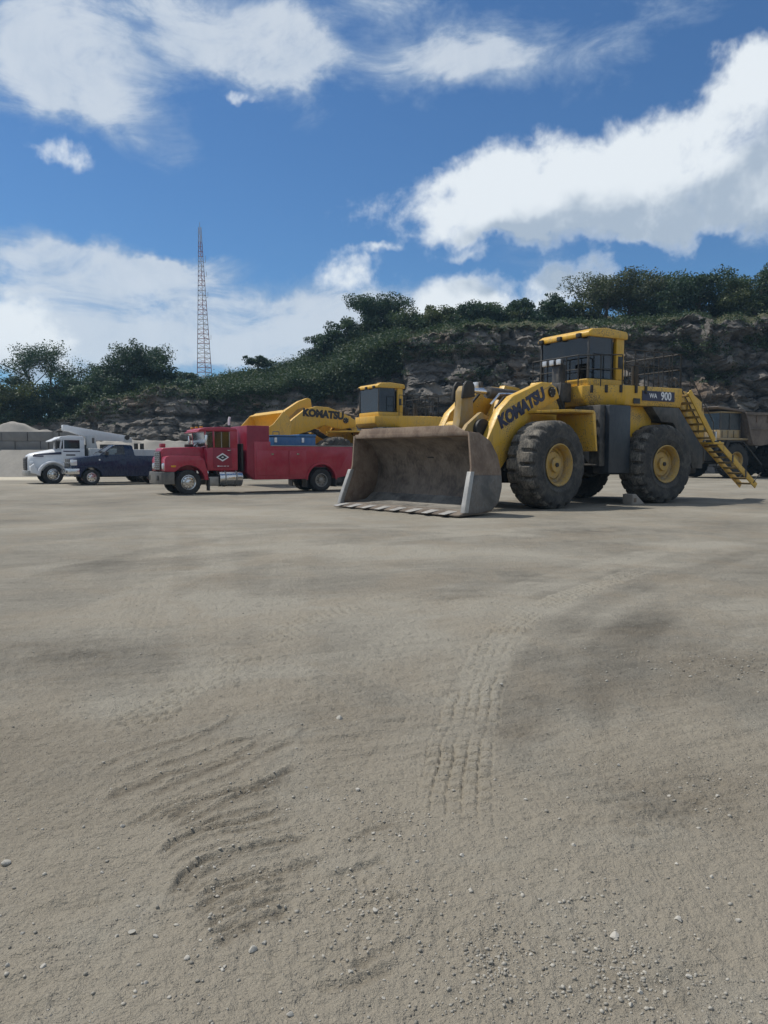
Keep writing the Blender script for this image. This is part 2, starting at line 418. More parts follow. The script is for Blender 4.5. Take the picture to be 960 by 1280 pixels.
def text_part(name, s, mat, parent, origin, xdir, ydir, size, depth=.01, bold=.0, squash=1.0):
    cu = bpy.data.curves.new(name, 'FONT'); cu.body = s; cu.size = size; cu.extrude = depth; cu.offset = bold
    cu.align_x = 'CENTER'; cu.align_y = 'CENTER'; cu.resolution_u = 3
    o = bpy.data.objects.new('tmp', cu); COL.objects.link(o)
    bpy.context.view_layer.update()
    me = bpy.data.meshes.new_from_object(o.evaluated_get(bpy.context.evaluated_depsgraph_get()))
    bpy.data.objects.remove(o)
    x = Vector(xdir).normalized(); y = Vector(ydir); y = (y - x * y.dot(x)).normalized(); z = x.cross(y)
    mt = Matrix(((x.x * squash, y.x, z.x, origin[0]), (x.y * squash, y.y, z.y, origin[1]), (x.z * squash, y.z, z.z, origin[2]), (0, 0, 0, 1)))
    me.transform(mt); me.materials.clear(); me.materials.append(M[mat]); me.name = name
    ob = bpy.data.objects.new(name, me); return link(ob, parent)

# ------------------------------------------------------------------ noise in numpy
def _h(ix, iy, iz, seed):
    n = (ix.astype(np.int64) * 374761393 + iy.astype(np.int64) * 668265263 + iz.astype(np.int64) * 2147483647 + seed * 1274126177) & 0xffffffff
    n = ((n ^ (n >> 13)) * 1274126177) & 0xffffffff
    n = ((n ^ (n >> 16)) * 2246822519) & 0xffffffff
    return ((n ^ (n >> 15)) & 0xffffff) / float(0xffffff)
def vn2(x, y, seed=0):
    ix, iy = np.floor(x), np.floor(y); fx, fy = x - ix, y - iy
    fx = fx * fx * fx * (fx * (fx * 6 - 15) + 10); fy = fy * fy * fy * (fy * (fy * 6 - 15) + 10)
    z = np.zeros_like(ix)
    a, b, c, d = _h(ix, iy, z, seed), _h(ix + 1, iy, z, seed), _h(ix, iy + 1, z, seed), _h(ix + 1, iy + 1, z, seed)
    return (a * (1 - fx) + b * fx) * (1 - fy) + (c * (1 - fx) + d * fx) * fy
def fbm2(x, y, o=5, seed=0, g=.5):
    t = 0; a = 1; s_ = 0
    for i in range(o):
        t = t + a * (vn2(x, y, seed + i * 17) - .5); s_ += a; a *= g; x, y = x * 1.9 * .8 - y * 1.9 * .6 + 7.1, x * 1.9 * .6 + y * 1.9 * .8 + 3.7
    return t / s_ * 2
def cells3(x, y, z, seed):
    """nearest jittered cell: id value, tilt offset inside the cell, and distance to the border"""
    ix, iy, iz = np.floor(x), np.floor(y), np.floor(z)
    best = np.full(x.shape, 9e9); sec = best.copy(); idv = np.zeros_like(x); tilt = np.zeros_like(x)
    for dx in (-1, 0, 1):
        for dy in (-1, 0, 1):
            for dz in (-1, 0, 1):
                cx, cy, cz = ix + dx, iy + dy, iz + dz
                px, py, pz = cx + _h(cx, cy, cz, seed), cy + _h(cx, cy, cz, seed + 1), cz + _h(cx, cy, cz, seed + 2)
                d = (x - px) ** 2 + (y - py) ** 2 + (z - pz) ** 2
                nb = d < best
                sec = np.where(nb, best, np.minimum(sec, d))
                idv = np.where(nb, _h(cx, cy, cz, seed + 3), idv)
                tx, tz = _h(cx, cy, cz, seed + 4) - .5, _h(cx, cy, cz, seed + 5) - .5
                tilt = np.where(nb, (x - px) * tx + (z - pz) * tz, tilt)
                best = np.where(nb, d, best)
    return idv, tilt, np.sqrt(sec) - np.sqrt(best)
def sstep(a, b, x):
    t = np.clip((x - a) / (b - a), 0, 1); return t * t * (3 - 2 * t)
def gz(x, y):                                     # broad lie of the yard
    x = np.asarray(x, float); y = np.asarray(y, float)
    return .11 * sstep(35, 41, y) * sstep(-9, -13, x)
def seg_dist(X, Y, pts):
    """distance to a polyline, with arc length and side"""
    best = np.full(X.shape, 1e9); arc = np.zeros_like(X); sd = np.zeros_like(X); L = 0
    for (x0, y0), (x1, y1) in zip(pts[:-1], pts[1:]):
        dx, dy = x1 - x0, y1 - y0; l = math.hypot(dx, dy)
        t = np.clip(((X - x0) * dx + (Y - y0) * dy) / (l * l), 0, 1)
        ex, ey = X - x0 - t * dx, Y - y0 - t * dy
        d = np.hypot(ex, ey); b = d < best
        best = np.where(b, d, best); arc = np.where(b, L + t * l, arc)
        sd = np.where(b, np.sign(dx * ey - dy * ex) * d, sd); L += l
    return best, arc, sd, L
def smooth_line(pts, k=6):
    out = []
    P = [pts[0]] + list(pts) + [pts[-1]]
    for i in range(1, len(P) - 2):
        for j in range(k):
            t = j / k
            q = [0.5 * (2 * P[i][c] + (P[i + 1][c] - P[i - 1][c]) * t + (2 * P[i - 1][c] - 5 * P[i][c] + 4 * P[i + 1][c] - P[i + 2][c]) * t * t
                 + (-P[i - 1][c] + 3 * P[i][c] - 3 * P[i + 1][c] + P[i + 2][c]) * t ** 3) for c in (0, 1)]
            out.append(tuple(q))
    return out + [tuple(pts[-1])]
def gline(*pp, k=6): return smooth_line([gp(*p) for p in pp], k)

# ------------------------------------------------------------------ ground
RIDGES = [([(165, 1037), (215, 1012), (270, 992), (330, 975), (372, 948)], 1.0), ([(205, 1035), (260, 1010), (315, 985), (350, 972)], .7),
          ([(185, 1075), (215, 1052), (260, 1032), (315, 1022), (360, 1005)], 1.0), ([(205, 1105), (240, 1080), (290, 1065), (345, 1050), (400, 1040)], .8),
          ([(200, 1130), (228, 1092), (268, 1068), (320, 1055), (372, 1040)], 1.0), ([(230, 1140), (262, 1110), (310, 1092), (360, 1080), (400, 1068)], 1.1),
          ([(225, 1165), (250, 1130), (290, 1110), (345, 1090), (420, 1065)], 1.1), ([(245, 1175), (270, 1150), (320, 1130), (370, 1118)], .9),
          ([(255, 1195), (285, 1170), (335, 1145), (370, 1135)], .9), ([(420, 1060), (450, 1042), (500, 1025)], .6), ([(400, 1100), (440, 1085), (495, 1070)], .6),
          ([(430, 1215), (470, 1190), (520, 1170)], .7), ([(170, 965), (230, 945), (300, 925), (350, 915)], .5), ([(120, 1000), (180, 975), (240, 955)], .4),
          ([(380, 1230), (440, 1225), (500, 1200)], .6)]
def between(p, q, f):                             # a streak lying between two others
    n = 5
    def res(l): return [(np.interp(t, np.linspace(0, 1, len(l)), [c[0] for c in l]), np.interp(t, np.linspace(0, 1, len(l)), [c[1] for c in l])) for t in np.linspace(0, 1, n)]
    return [(a[0] * (1 - f) + b[0] * f + RNG.normal() * 3, a[1] * (1 - f) + b[1] * f + RNG.normal() * 1.5) for a, b in zip(res(p), res(q))]
_more = []
for (pa, aa), (pb, ab) in zip(RIDGES[:8], RIDGES[1:9]):
    _more += [(between(pa, pb, f), RNG.uniform(.35, .7)) for f in (.3, .66)]
_more += [([(x + dx, y + dy) for x, y in p], a * .6) for (p, a) in RIDGES[:3] for dx, dy in ((-40, -32), (10, -40), (-70, -62))]
RIDGES = [(gline(*p, k=4), a) for p, a in RIDGES + _more]
TRACKS = [(gline((556, 1100), (566, 1010), (578, 930), (596, 860), (622, 800), (668, 765), (740, 735), (840, 700)), .36, .55, 1.0),
          (gline((600, 1010), (622, 930), (648, 860), (690, 800), (760, 752), (870, 712), (990, 670)), .36, -.5, .10),
          (gline((690, 1010), (704, 930), (724, 860), (760, 810), (830, 770), (960, 720)), .5, -.38, .10),
          (gline((110, 940), (190, 890), (250, 852), (318, 812), (400, 770), (520, 735)), .34, .2, .7),
          (gline((60, 800), (190, 735), (330, 700), (520, 672), (760, 655)), .6, .45, .10),
          (gline((0, 740), (140, 700), (330, 668), (600, 655)), .6, -.35, .10),
          (gline((130, 860), (160, 790), (185, 730), (200, 680), (205, 645)), .6, .25, .3),
          (gline((470, 830), (560, 770), (660, 735), (820, 690), (960, 672)), .6, .5, .12),
          (gline((960, 840), (860, 822), (800, 760), (790, 700)), .6, -.2, .0),
          (gline((500, 1100), (512, 1010), (520, 930), (540, 860), (570, 800), (630, 755), (730, 722), (860, 690)), .34, .28, .15),
          (gline((-60, 690), (150, 672), (400, 660), (640, 668), (960, 690)), .5, .4, .1), (gline((-60, 720), (150, 698), (400, 684), (640, 692), (960, 716)), .5, .4, .1),
          (gline((300, 1000), (330, 900), (350, 820), (360, 740), (362, 660)), .5, .32, .2), (gline((250, 900), (262, 820), (268, 740), (270, 660)), .5, .32, .2),
          (gline((830, 1010), (800, 930), (770, 860), (790, 790), (860, 745)), .5, -.4, .10)]
DARK = [((612, 1205), .16, .26), ((765, 1215), .30, .24), ((930, 835), .7, .6), ((470, 1130), .22, .2), ((490, 1030), .25, .2), ((300, 1130), .3, .22), ((330, 1000), .5, .32),
        ((640, 905), .25, .35), ((870, 985), .4, .3), ((660, 720), 2.2, .6), ((600, 745), 1.2, .4), ((820, 1010), .5, .3), ((430, 1200), .2, .12), ((60, 820), .8, .5), ((760, 665), 3.0, 1.2), ((905, 690), 2.5, .6), ((380, 870), .8, .5)]
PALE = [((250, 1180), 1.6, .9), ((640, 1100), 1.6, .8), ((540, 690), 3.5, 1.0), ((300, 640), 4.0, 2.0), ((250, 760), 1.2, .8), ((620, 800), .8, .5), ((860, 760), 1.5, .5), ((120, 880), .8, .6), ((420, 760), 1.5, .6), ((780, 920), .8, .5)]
DARK = [(gp(*c), rx, ry) for c, rx, ry in DARK]; PALE = [(gp(*c), rx, ry) for c, rx, ry in PALE]

def ground_shape(X, Y):
    D = np.hypot(X, Y)
    near = sstep(26, 9, D)
    Z = gz(X, Y).copy()
    Z += .035 * fbm2(X * .35, Y * .35, 4, 3) * sstep(60, 20, D) + .02 * fbm2(X * 1.3, Y * 1.3, 3, 5) * sstep(30, 12, D)
    # wind and blade combed texture runs up to the right
    u, v = X * .93 + Y * .36, -X * .36 + Y * .93
    comb = fbm2(u * 2.2, v * 13, 5, 21, .65)
    Z += .017 * comb * near * sstep(-.35, .35, fbm2(X * .5, Y * .5, 2, 31) + .1)
    Z += .0095 * fbm2(X * 9, Y * 9, 4, 9, .62) * near
    rug = fbm2(X * 26, Y * 26, 3, 77, .7)
    Z += .0075 * rug * sstep(14, 5, D) * (.45 + .55 * sstep(-.2, .5, fbm2(X * 1.1, Y * 1.1, 2, 41)))
    tint = .45 * fbm2(X * .5, Y * .5, 4, 13) + .35 * fbm2(X * .12, Y * .12, 3, 15) + .25 * fbm2(u * 1.2, v * 6, 4, 19, .6)
    for i, ((cx, cy), rx, ry) in enumerate(DARK):
        w = np.exp(-(((X - cx) / rx) ** 2 + ((Y - cy) / ry) ** 2)) * (.65 + .9 * fbm2(X * 4, Y * 4, 3, 50 + i))
        tint = tint - .48 * w; Z += .009 * w * rug * sstep(14, 5, D)
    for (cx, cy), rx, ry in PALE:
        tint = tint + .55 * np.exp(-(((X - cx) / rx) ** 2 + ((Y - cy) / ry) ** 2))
    m = np.where((X > -2.6) & (X < .6) & (Y > 1.4) & (Y < 5.5))[0]
    if len(m):
        x, y = X[m], Y[m]; wob = .012 * fbm2(x * 6, y * 6, 3, 61)
        dz = np.zeros_like(x); dt = np.zeros_like(x)
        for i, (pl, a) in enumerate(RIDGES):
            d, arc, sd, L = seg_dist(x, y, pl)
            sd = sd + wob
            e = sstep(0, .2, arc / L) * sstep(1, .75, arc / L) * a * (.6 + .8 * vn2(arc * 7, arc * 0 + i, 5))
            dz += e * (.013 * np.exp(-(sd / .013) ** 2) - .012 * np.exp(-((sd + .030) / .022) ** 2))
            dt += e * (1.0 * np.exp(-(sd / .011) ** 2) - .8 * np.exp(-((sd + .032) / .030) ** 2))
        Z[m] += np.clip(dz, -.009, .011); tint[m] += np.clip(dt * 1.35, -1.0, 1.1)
    for i, (pl, wd, tn, lug) in enumerate(TRACKS):
        xs, ys = [p[0] for p in pl], [p[1] for p in pl]
        m = np.where((X > min(xs) - 1) & (X < max(xs) + 1) & (Y > min(ys) - 1) & (Y < max(ys) + 1))[0]
        if not len(m): continue
        d, arc, sd, L = seg_dist(X[m], Y[m], pl)
        sd = sd + .02 * fbm2(X[m] * 3, Y[m] * 3, 2, 90 + i)
        e = sstep(0, .12, arc / L) * sstep(1, .8, arc / L) * sstep(22, 9, D[m])
        e2 = sstep(0, .12, arc / L) * sstep(1, .8, arc / L)
        k = sstep(wd / 2 + (.03 if lug > .5 else .08), wd / 2 - (.03 if lug > .5 else .08), np.abs(sd))
        row = np.floor((sd + wd / 2) / (wd / 5.0)); ac = arc + .065 * (row % 2)
        lugs = sstep(.25, .6, np.abs(np.sin(ac * math.pi / .135))) * sstep(.15, .45, np.abs(np.sin((sd + wd / 2) * math.pi / (wd / 5.0))))
        wear = sstep(-.35, .3, fbm2(X[m] * 2, Y[m] * 2, 3, 70 + i) + .2)
        Z[m] += e * k * (-.008 + .020 * lugs * wear) * lug
        tint[m] += e2 * k * tn * (.75 + .45 * lugs * lug) * (.45 + .55 * wear)
    return Z, tint

def make_ground():
    ang = np.concatenate([np.linspace(-38, 38, 700), np.linspace(38, 322, 64)[1:-1]])
    r = [0.35]
    while r[-1] < 1700:
        q = r[-1]; r.append(q * (1.12 if q < 1.5 else 1.0030 if q < 5 else 1.0046 if q < 13 else 1.011 if q < 70 else 1.12))
    r = np.array(r)
    A, Rr = np.meshgrid(np.radians(ang), r)
    X = (Rr * np.sin(A)).ravel(); Y = (Rr * np.cos(A)).ravel()
    Z, tint = ground_shape(X, Y)
    n, m = len(r), len(ang)
    i = np.arange(n - 1)[:, None] * m; j = np.arange(m)[None, :]; j2 = (j + 1) % m
    q = np.stack([i + j, i + j2, i + m + j2, i + m + j], -1).reshape(-1, 4)[:, ::-1]
    v = np.stack([X, Y, Z], 1)
    v = np.vstack([v, [[0, 0, 0]]])
    me = np_mesh('ground', v, quads=q)
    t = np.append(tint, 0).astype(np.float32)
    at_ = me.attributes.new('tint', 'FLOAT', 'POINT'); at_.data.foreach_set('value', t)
    me.shade_smooth()
    mt, tr, b = new_mat('quarry_ground')
    co = tr.n('ShaderNodeTexCoord').outputs['Object']
    an = tr.n('ShaderNodeAttribute', attribute_name='tint').outputs['Fac']
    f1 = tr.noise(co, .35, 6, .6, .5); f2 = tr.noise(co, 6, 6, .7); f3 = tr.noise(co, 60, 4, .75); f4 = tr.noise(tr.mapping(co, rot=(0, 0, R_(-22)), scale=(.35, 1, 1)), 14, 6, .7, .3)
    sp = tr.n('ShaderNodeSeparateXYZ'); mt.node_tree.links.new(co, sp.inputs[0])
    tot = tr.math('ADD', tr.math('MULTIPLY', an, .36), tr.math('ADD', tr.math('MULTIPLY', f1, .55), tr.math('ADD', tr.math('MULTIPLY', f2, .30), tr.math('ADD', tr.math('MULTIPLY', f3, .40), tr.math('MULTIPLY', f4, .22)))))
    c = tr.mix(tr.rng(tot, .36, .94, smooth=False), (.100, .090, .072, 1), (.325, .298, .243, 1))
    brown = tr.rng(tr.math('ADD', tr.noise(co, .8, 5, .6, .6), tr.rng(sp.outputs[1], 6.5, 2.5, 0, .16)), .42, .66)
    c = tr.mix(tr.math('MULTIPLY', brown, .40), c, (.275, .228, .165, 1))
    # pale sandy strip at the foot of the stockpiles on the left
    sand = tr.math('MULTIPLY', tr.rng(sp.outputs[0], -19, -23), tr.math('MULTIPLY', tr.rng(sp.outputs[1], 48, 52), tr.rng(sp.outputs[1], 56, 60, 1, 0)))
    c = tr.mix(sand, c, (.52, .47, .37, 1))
    st = tr.voro(co, 55, out=0); sid = tr.voro(co, 55, out=1)
    fleck = tr.math('MULTIPLY', tr.rng(st, .16, .28, 1, 0), tr.rng(tr.math('ADD', f2, 0.0), .5, .62))
    c = tr.mix(tr.math('MULTIPLY', fleck, .7), c, tr.mix(tr.rng(tr.noise(co, 40, 1), .4, .6), (.14, .13, .12, 1), (.42, .40, .36, 1)))
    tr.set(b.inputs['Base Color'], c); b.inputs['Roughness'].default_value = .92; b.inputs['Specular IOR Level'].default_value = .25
    hh = tr.math('ADD', tr.math('MULTIPLY', f3, .5), tr.math('ADD', tr.math('MULTIPLY', tr.noise(co, 22, 5, .7), .9), tr.math('ADD', tr.math('MULTIPLY', f4, .6), tr.math('MULTIPLY', fleck, .35))))
    bump(tr, b, hh, 1.0, .034)
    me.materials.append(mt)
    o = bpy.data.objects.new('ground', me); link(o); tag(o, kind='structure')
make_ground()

# ------------------------------------------------------------------ loose stones
_t = (1 + 5 ** .5) / 2
ICO_V = np.array([(-1, _t, 0), (1, _t, 0), (-1, -_t, 0), (1, -_t, 0), (0, -1, _t), (0, 1, _t), (0, -1, -_t), (0, 1, -_t), (_t, 0, -1), (_t, 0, 1), (-_t, 0, -1), (-_t, 0, 1)]) / math.hypot(1, _t)
ICO_F = np.array([(0, 11, 5), (0, 5, 1), (0, 1, 7), (0, 7, 10), (0, 10, 11), (1, 5, 9), (5, 11, 4), (11, 10, 2), (10, 7, 6), (7, 1, 8), (3, 9, 4), (3, 4, 2), (3, 2, 6), (3, 6, 8), (3, 8, 9), (4, 9, 5), (2, 4, 11), (6, 2, 10), (8, 6, 7), (9, 8, 1)])
def stone_mat(name, a, b_):
    mt, tr, b = new_mat(name)
    co = tr.n('ShaderNodeTexCoord').outputs['Object']
    isl = tr.n('ShaderNodeNewGeometry').outputs['Random Per Island']
    c = tr.mix(tr.rng(tr.math('ADD', tr.math('MULTIPLY', isl, .7), tr.math('MULTIPLY', tr.noise(co, 50, 4, .6), .4)), .1, 1.0, smooth=False), a + (1,), b_ + (1,))
    tr.set(b.inputs['Base Color'], c); b.inputs['Roughness'].default_value = .9
    return mt
M['pebble'] = stone_mat('loose_gravel', (.15, .138, .115), (.44, .41, .35))
M['stone'] = stone_mat('pale_stone', (.22, .205, .175), (.42, .395, .345))

def make_gravel():
    pts = []; sz = []
    def put(px, py, n, sx, sy, s0, s1):
        cx, cy = gp(px, py)
        for _ in range(n):
            pts.append((cx + RNG.normal() * sx, cy + RNG.normal() * sy)); sz.append(RNG.uniform(0, 1) ** 3.5 * (s1 - s0) * .75 + s0 * .6)
    for _ in range(5600):
        a = R_(RNG.uniform(-33, 33)); r = 1.7 + 8.5 * RNG.uniform() ** 1.6
        pts.append((r * math.sin(a), r * math.cos(a))); sz.append(.0012 + .0075 * RNG.uniform() ** 5)
    put(612, 1205, 520, .07, .10, .002, .011); put(640, 1190, 160, .12, .14, .002, .01); put(765, 1215, 900, .16, .13, .002, .012); put(740, 1160, 350, .14, .15, .002, .012)
    put(470, 1130, 330, .12, .12, .002, .012); put(490, 1030, 260, .16, .12, .002, .012); put(925, 835, 420, .4, .35, .003, .018)
    put(455, 1170, 200, .2, .1, .002, .012); put(560, 1260, 250, .25, .05, .002, .010); put(850, 1240, 250, .2, .08, .002, .010); put(890, 985, 220, .3, .2, .003, .014)
    for pl, a in RIDGES[:14]:
        for _ in range(int(60 * a)):
            p = pl[RNG.integers(len(pl))]; pts.append((p[0] + RNG.normal() * .03, p[1] + RNG.normal() * .03 - .02)); sz.append(.0012 + .007 * RNG.uniform() ** 3.5)
    P = np.array(pts); S = np.array(sz); n = len(P)
    Z, _ = ground_shape(P[:, 0], P[:, 1])
    v = np.repeat(ICO_V[None], n, 0) * (1 + RNG.uniform(-.32, .32, (n, 12, 1)))
    v *= (S[:, None] * RNG.uniform(.6, 1.25, (n, 3)))[:, None, :]
    v[:, :, 2] *= .75
    th = RNG.uniform(0, 6.28, n); c, s_ = np.cos(th)[:, None], np.sin(th)[:, None]
    x, y = v[:, :, 0].copy(), v[:, :, 1].copy(); v[:, :, 0] = c * x - s_ * y; v[:, :, 1] = s_ * x + c * y
    v += np.stack([P[:, 0], P[:, 1], Z + S * .25], 1)[:, None, :]
    f = (ICO_F[None] + (np.arange(n) * 12)[:, None, None]).reshape(-1, 3)
    me = np_mesh('gravel', v.reshape(-1, 3), tris=f); me.materials.append(M['pebble'])
    o = link(bpy.data.objects.new('gravel', me)); tag(o, 'loose grey gravel scattered over the dusty foreground', 'gravel', kind='stuff')
make_gravel()

def make_stones():
    spots = [(252, 1086, 5), (268, 1085, 4), (153, 1035, 5), (166, 1170, 7), (234, 1205, 6), (146, 1175, 4), (195, 1176, 5), (182, 1236, 5), (168, 1253, 4), (212, 1256, 4), (281, 1214, 4), (278, 1220, 5),
             (316, 1193, 9), (330, 1187, 5), (172, 1137, 4), (317, 1086, 5), (350, 1246, 4), (363, 1273, 7), (438, 1222, 5), (470, 1146, 6), (424, 1012, 3), (447, 988, 6), (425, 900, 8), (383, 987, 4), (8, 1080, 9),
             (128, 1092, 4), (55, 1216, 6), (10, 1213, 5), (28, 1172, 4), (768, 1172, 10), (848, 1152, 8), (862, 1217, 6), (788, 1254, 5), (593, 1230, 5), (624, 1212, 4), (598, 1229, 4), (657, 1004, 4), (588, 1115, 5),
             (521, 1083, 5), (500, 1051, 4), (577, 1073, 6), (695, 1092, 4), (717, 1062, 5), (773, 957, 4), (837, 991, 4), (897, 991, 4), (922, 1150, 5), (890, 1095, 5), (800, 1240, 6), (846, 1081, 4), (664, 1193, 4), (758, 853, 4), (627, 853, 4), (480, 1250, 4), (520, 1230, 4)]
    kinds = []
    for k in range(5):
        bm = bmesh.new(); bmesh.ops.create_icosphere(bm, subdivisions=2, radius=1)
        rr = np.random.default_rng(100 + k)
        pl = [(Vector(rr.normal(size=3)).normalized(), rr.uniform(.45, .8)) for _ in range(9)]
        for v in bm.verts:
            for nrm, d in pl:
                e = v.co.dot(nrm) - d
                if e > 0: v.co -= nrm * e
            v.co = Vector((v.co.x * 1.25, v.co.y * .95, v.co.z * .8))
        me = bpy.data.meshes.new('stone'); bm.to_mesh(me); bm.free(); me.materials.append(M['stone']); kinds.append(me)
    for i, (px, py, s) in enumerate(spots):
        x, y = gp(px, py); d = math.hypot(x, y, CAMZ); r = s * .5 * d / FPX * 1.15
        z, _ = ground_shape(np.array([x]), np.array([y]))
        o = link(bpy.data.objects.new('stone', kinds[i % 5])); o.location = (x, y, float(z[0]) + r * .3); o.scale = (r, r, r); o.rotation_euler = (RNG.uniform(-.3, .3), RNG.uniform(-.3, .3), RNG.uniform(0, 6.28))
        tag(o, 'small pale angular stone lying loose on the foreground dirt', 'stone', 'loose stones on the foreground dirt')
make_stones()

# ------------------------------------------------------------------ quarry face and hill
TAB = np.array([  # photo x, distance of the foot, row of the rock rim, row of the crest behind
    (-700, 96, 541, 536), (-200, 94, 538, 531), (0, 90, 534, 527), (60, 88, 531, 524), (90, 86, 519, 514), (120, 85, 505, 500), (150, 84, 495, 488), (200, 83, 493, 485), (240, 83, 494, 482), (270, 82, 495, 478), (310, 82, 494, 470),
    (360, 82, 488, 460), (400, 82, 478, 446), (430, 81, 462, 428), (460, 80, 438, 412), (490, 80, 426, 405), (540, 80, 418, 404), (600, 80, 412, 400), (700, 78, 409, 400), (800, 77, 407, 400), (880, 76, 402, 394), (960, 76, 396, 388), (1200, 70, 394, 386), (1700, 58, 392, 384)], float)
def tabs(px):
    D = np.interp(px, TAB[:, 0], TAB[:, 1])
    return D, CAMZ + (HOR - np.interp(px, TAB[:, 0], TAB[:, 2])) / FPX * (D + 4.5), CAMZ + (HOR - np.interp(px, TAB[:, 0], TAB[:, 3])) / FPX * (D + 24)
def hill_z(px, D):
    d, zr, zc = tabs(px)
    t = np.clip((D - d - 4.5) / 19.5, 0, 1)
    return zr + (zc - zr) * t
def make_cliff():
    px = np.arange(-700, 1701, 3.0); D, zr, zc = tabs(px); u = (px - 480) / FPX
    rough_top = 1.0 * fbm2(px * .02, px * 0 + 3, 4, 4) + .5 * fbm2(px * .09, px * 0 + 9, 3, 6)
    nf, nh, nb = 120, 34, 10
    rows = []; vegs = []
    for i in range(nf):
        t = i / (nf - 1)
        z = -.4 + t * (zr + rough_top + .4)
        off = 4.5 * t + 1.1 * (sstep(.30, .36, t + .06 * fbm2(px * .013, px * 0, 2, 8)) + sstep(.62, .68, t + .07 * fbm2(px * .011, px * 0 + 5, 2, 9)) - 2 * t) - 1.8 * (1 - sstep(0, .17, np.full_like(px, t))) * (.6 + fbm2(px * .03, px * 0, 3, 12))
        rows.append((u, D + off, z)); vegs.append(np.full_like(px, max(0, (t - .9) * 4)))
    for i in range(1, nh + 1):
        t = i / nh
        rows.append((u, D + 4.5 + 19.5 * t, zr + rough_top * (1 - t) + (zc - zr) * t)); vegs.append(np.full_like(px, .4 + .6 * sstep(0, .12, t)))
    for i in range(1, nb + 1):
        t = i / nb
        rows.append((u, D + 24 + 170 * t, zc - 2.5 * t)); vegs.append(np.full_like(px, 1.0))
    UU = np.array([r[0] for r in rows]); DD = np.array([r[1] for r in rows]); ZZ = np.array([r[2] for r in rows]); V = np.array(vegs)
    XX = UU * DD
    face = np.zeros_like(XX); face[:nf] = 1; face[nf:nf + 4] = np.array([.7, .45, .25, .1])[:, None]
    sh = (XX.shape); x, z, y = XX.ravel(), ZZ.ravel(), DD.ravel()
    left = sstep(420, 520, np.tile(px, (sh[0], 1))).ravel()
    d1, t1, b1 = cells3(x * .20 + .2 * z * .16, y * 0 + 1.5, z * .13, 11)
    d2, t2, b2 = cells3(x * .5 + z * .1, y * 0 + 2.5, z * .75, 23)
    d3, t3, b3 = cells3(x * 1.25, y * 0 + .5, z * 1.7, 37)
    sz = z * .30 + 1.1 * fbm2(x * .03, z * .06, 3, 71) + .25 * d1; sf = sz - np.floor(sz)
    sz2 = z * .95 + .8 * fbm2(x * .06, z * .1, 3, 73) + .5 * d2; sf2 = sz2 - np.floor(sz2)
    disp = .9 * (.5 - sf) * (sf < .93) + .35 * (.5 - sf2) + 2.4 * (d1 - .5) + 2.6 * t1 + 1.0 * (d2 - .5) + 1.1 * t2 + .34 * (d3 - .5) + .6 * t3 - .30 * sstep(.10, 0, b2) - .12 * sstep(.10, 0, b3) + .5 * fbm2(x * .3, z * .3, 4, 14)
    fm = face.ravel()
    y = y - disp * fm * (.75 + .25 * left)
    z = z + fm * (.35 * t2 + .12 * (d3 - .5)) * sstep(0, 2, z)
    hm = 1 - np.clip(fm, 0, 1)
    z = z + hm * (.6 * fbm2(x * .25, y * .25, 4, 18))
    zz = np.array(z).reshape(sh); 
    Vv = np.clip(V.ravel() + .35 * fbm2(x * .18, z * .3, 4, 44) * 1.6 - .05, 0, 1) 
    n, m = sh
    i = np.arange(n - 1)[:, None] * m; j = np.arange(m - 1)[None, :]
    q = np.stack([i + j, i + j + 1, i + m + j + 1, i + m + j], -1).reshape(-1, 4)
    me = np_mesh('cliff', np.stack([x, y, z], 1), quads=q)
    a = me.attributes.new('veg', 'FLOAT', 'POINT'); a.data.foreach_set('value', Vv.astype(np.float32))
    a = me.attributes.new('block', 'FLOAT', 'POINT'); a.data.foreach_set('value', (.5 * d2 + .3 * d1 + .2 * d3).astype(np.float32))
    me.shade_smooth(); me.set_sharp_from_angle(angle=R_(28))
    mt, tr, b = new_mat('quarry_rock')
    co = tr.n('ShaderNodeTexCoord').outputs['Object']
    veg = tr.n('ShaderNodeAttribute', attribute_name='veg').outputs['Fac']
    blk = tr.n('ShaderNodeAttribute', attribute_name='block').outputs['Fac']
    f1 = tr.noise(co, .12, 6, .65, .6); f2 = tr.noise(tr.mapping(co, scale=(1, 1, 2.6)), .8, 7, .68, .5)
    c = tr.mix(tr.rng(tr.math('ADD', tr.math('MULTIPLY', f2, .8), tr.math('MULTIPLY', blk, .45)), .35, .85), (.066, .062, .059, 1), (.205, .188, .168, 1))
    c = tr.mix(tr.math('MULTIPLY', tr.rng(f1, .50, .68), .65), c, (.26, .185, .125, 1))
    grn = tr.rng(tr.math('ADD', veg, tr.math('MULTIPLY', tr.math('SUBTRACT', f2, .5), .9)), .3, .6)
    c = tr.mix(tr.math('MULTIPLY', grn, .9), c, tr.mix(tr.rng(f2, .35, .65), (.040, .052, .022, 1), (.105, .100, .052, 1)))
    tr.set(b.inputs['Base Color'], c); b.inputs['Roughness'].default_value = .93; b.inputs['Specular IOR Level'].default_value = .2
    bump(tr, b, tr.math('ADD', tr.noise(co, 2.2, 8, .7, .3), tr.math('MULTIPLY', tr.voro(co, 1.6, 'DISTANCE_TO_EDGE'), .25)), .8, .5)
    me.materials.append(mt)
    o = link(bpy.data.objects.new('cliff', me)); tag(o, kind='structure')
    return x.reshape(sh), y.reshape(sh), z.reshape(sh), px, nf, nh, Vv.reshape(sh)
CX, CY, CZ, CPX, CNF, CNH, CVG = make_cliff()

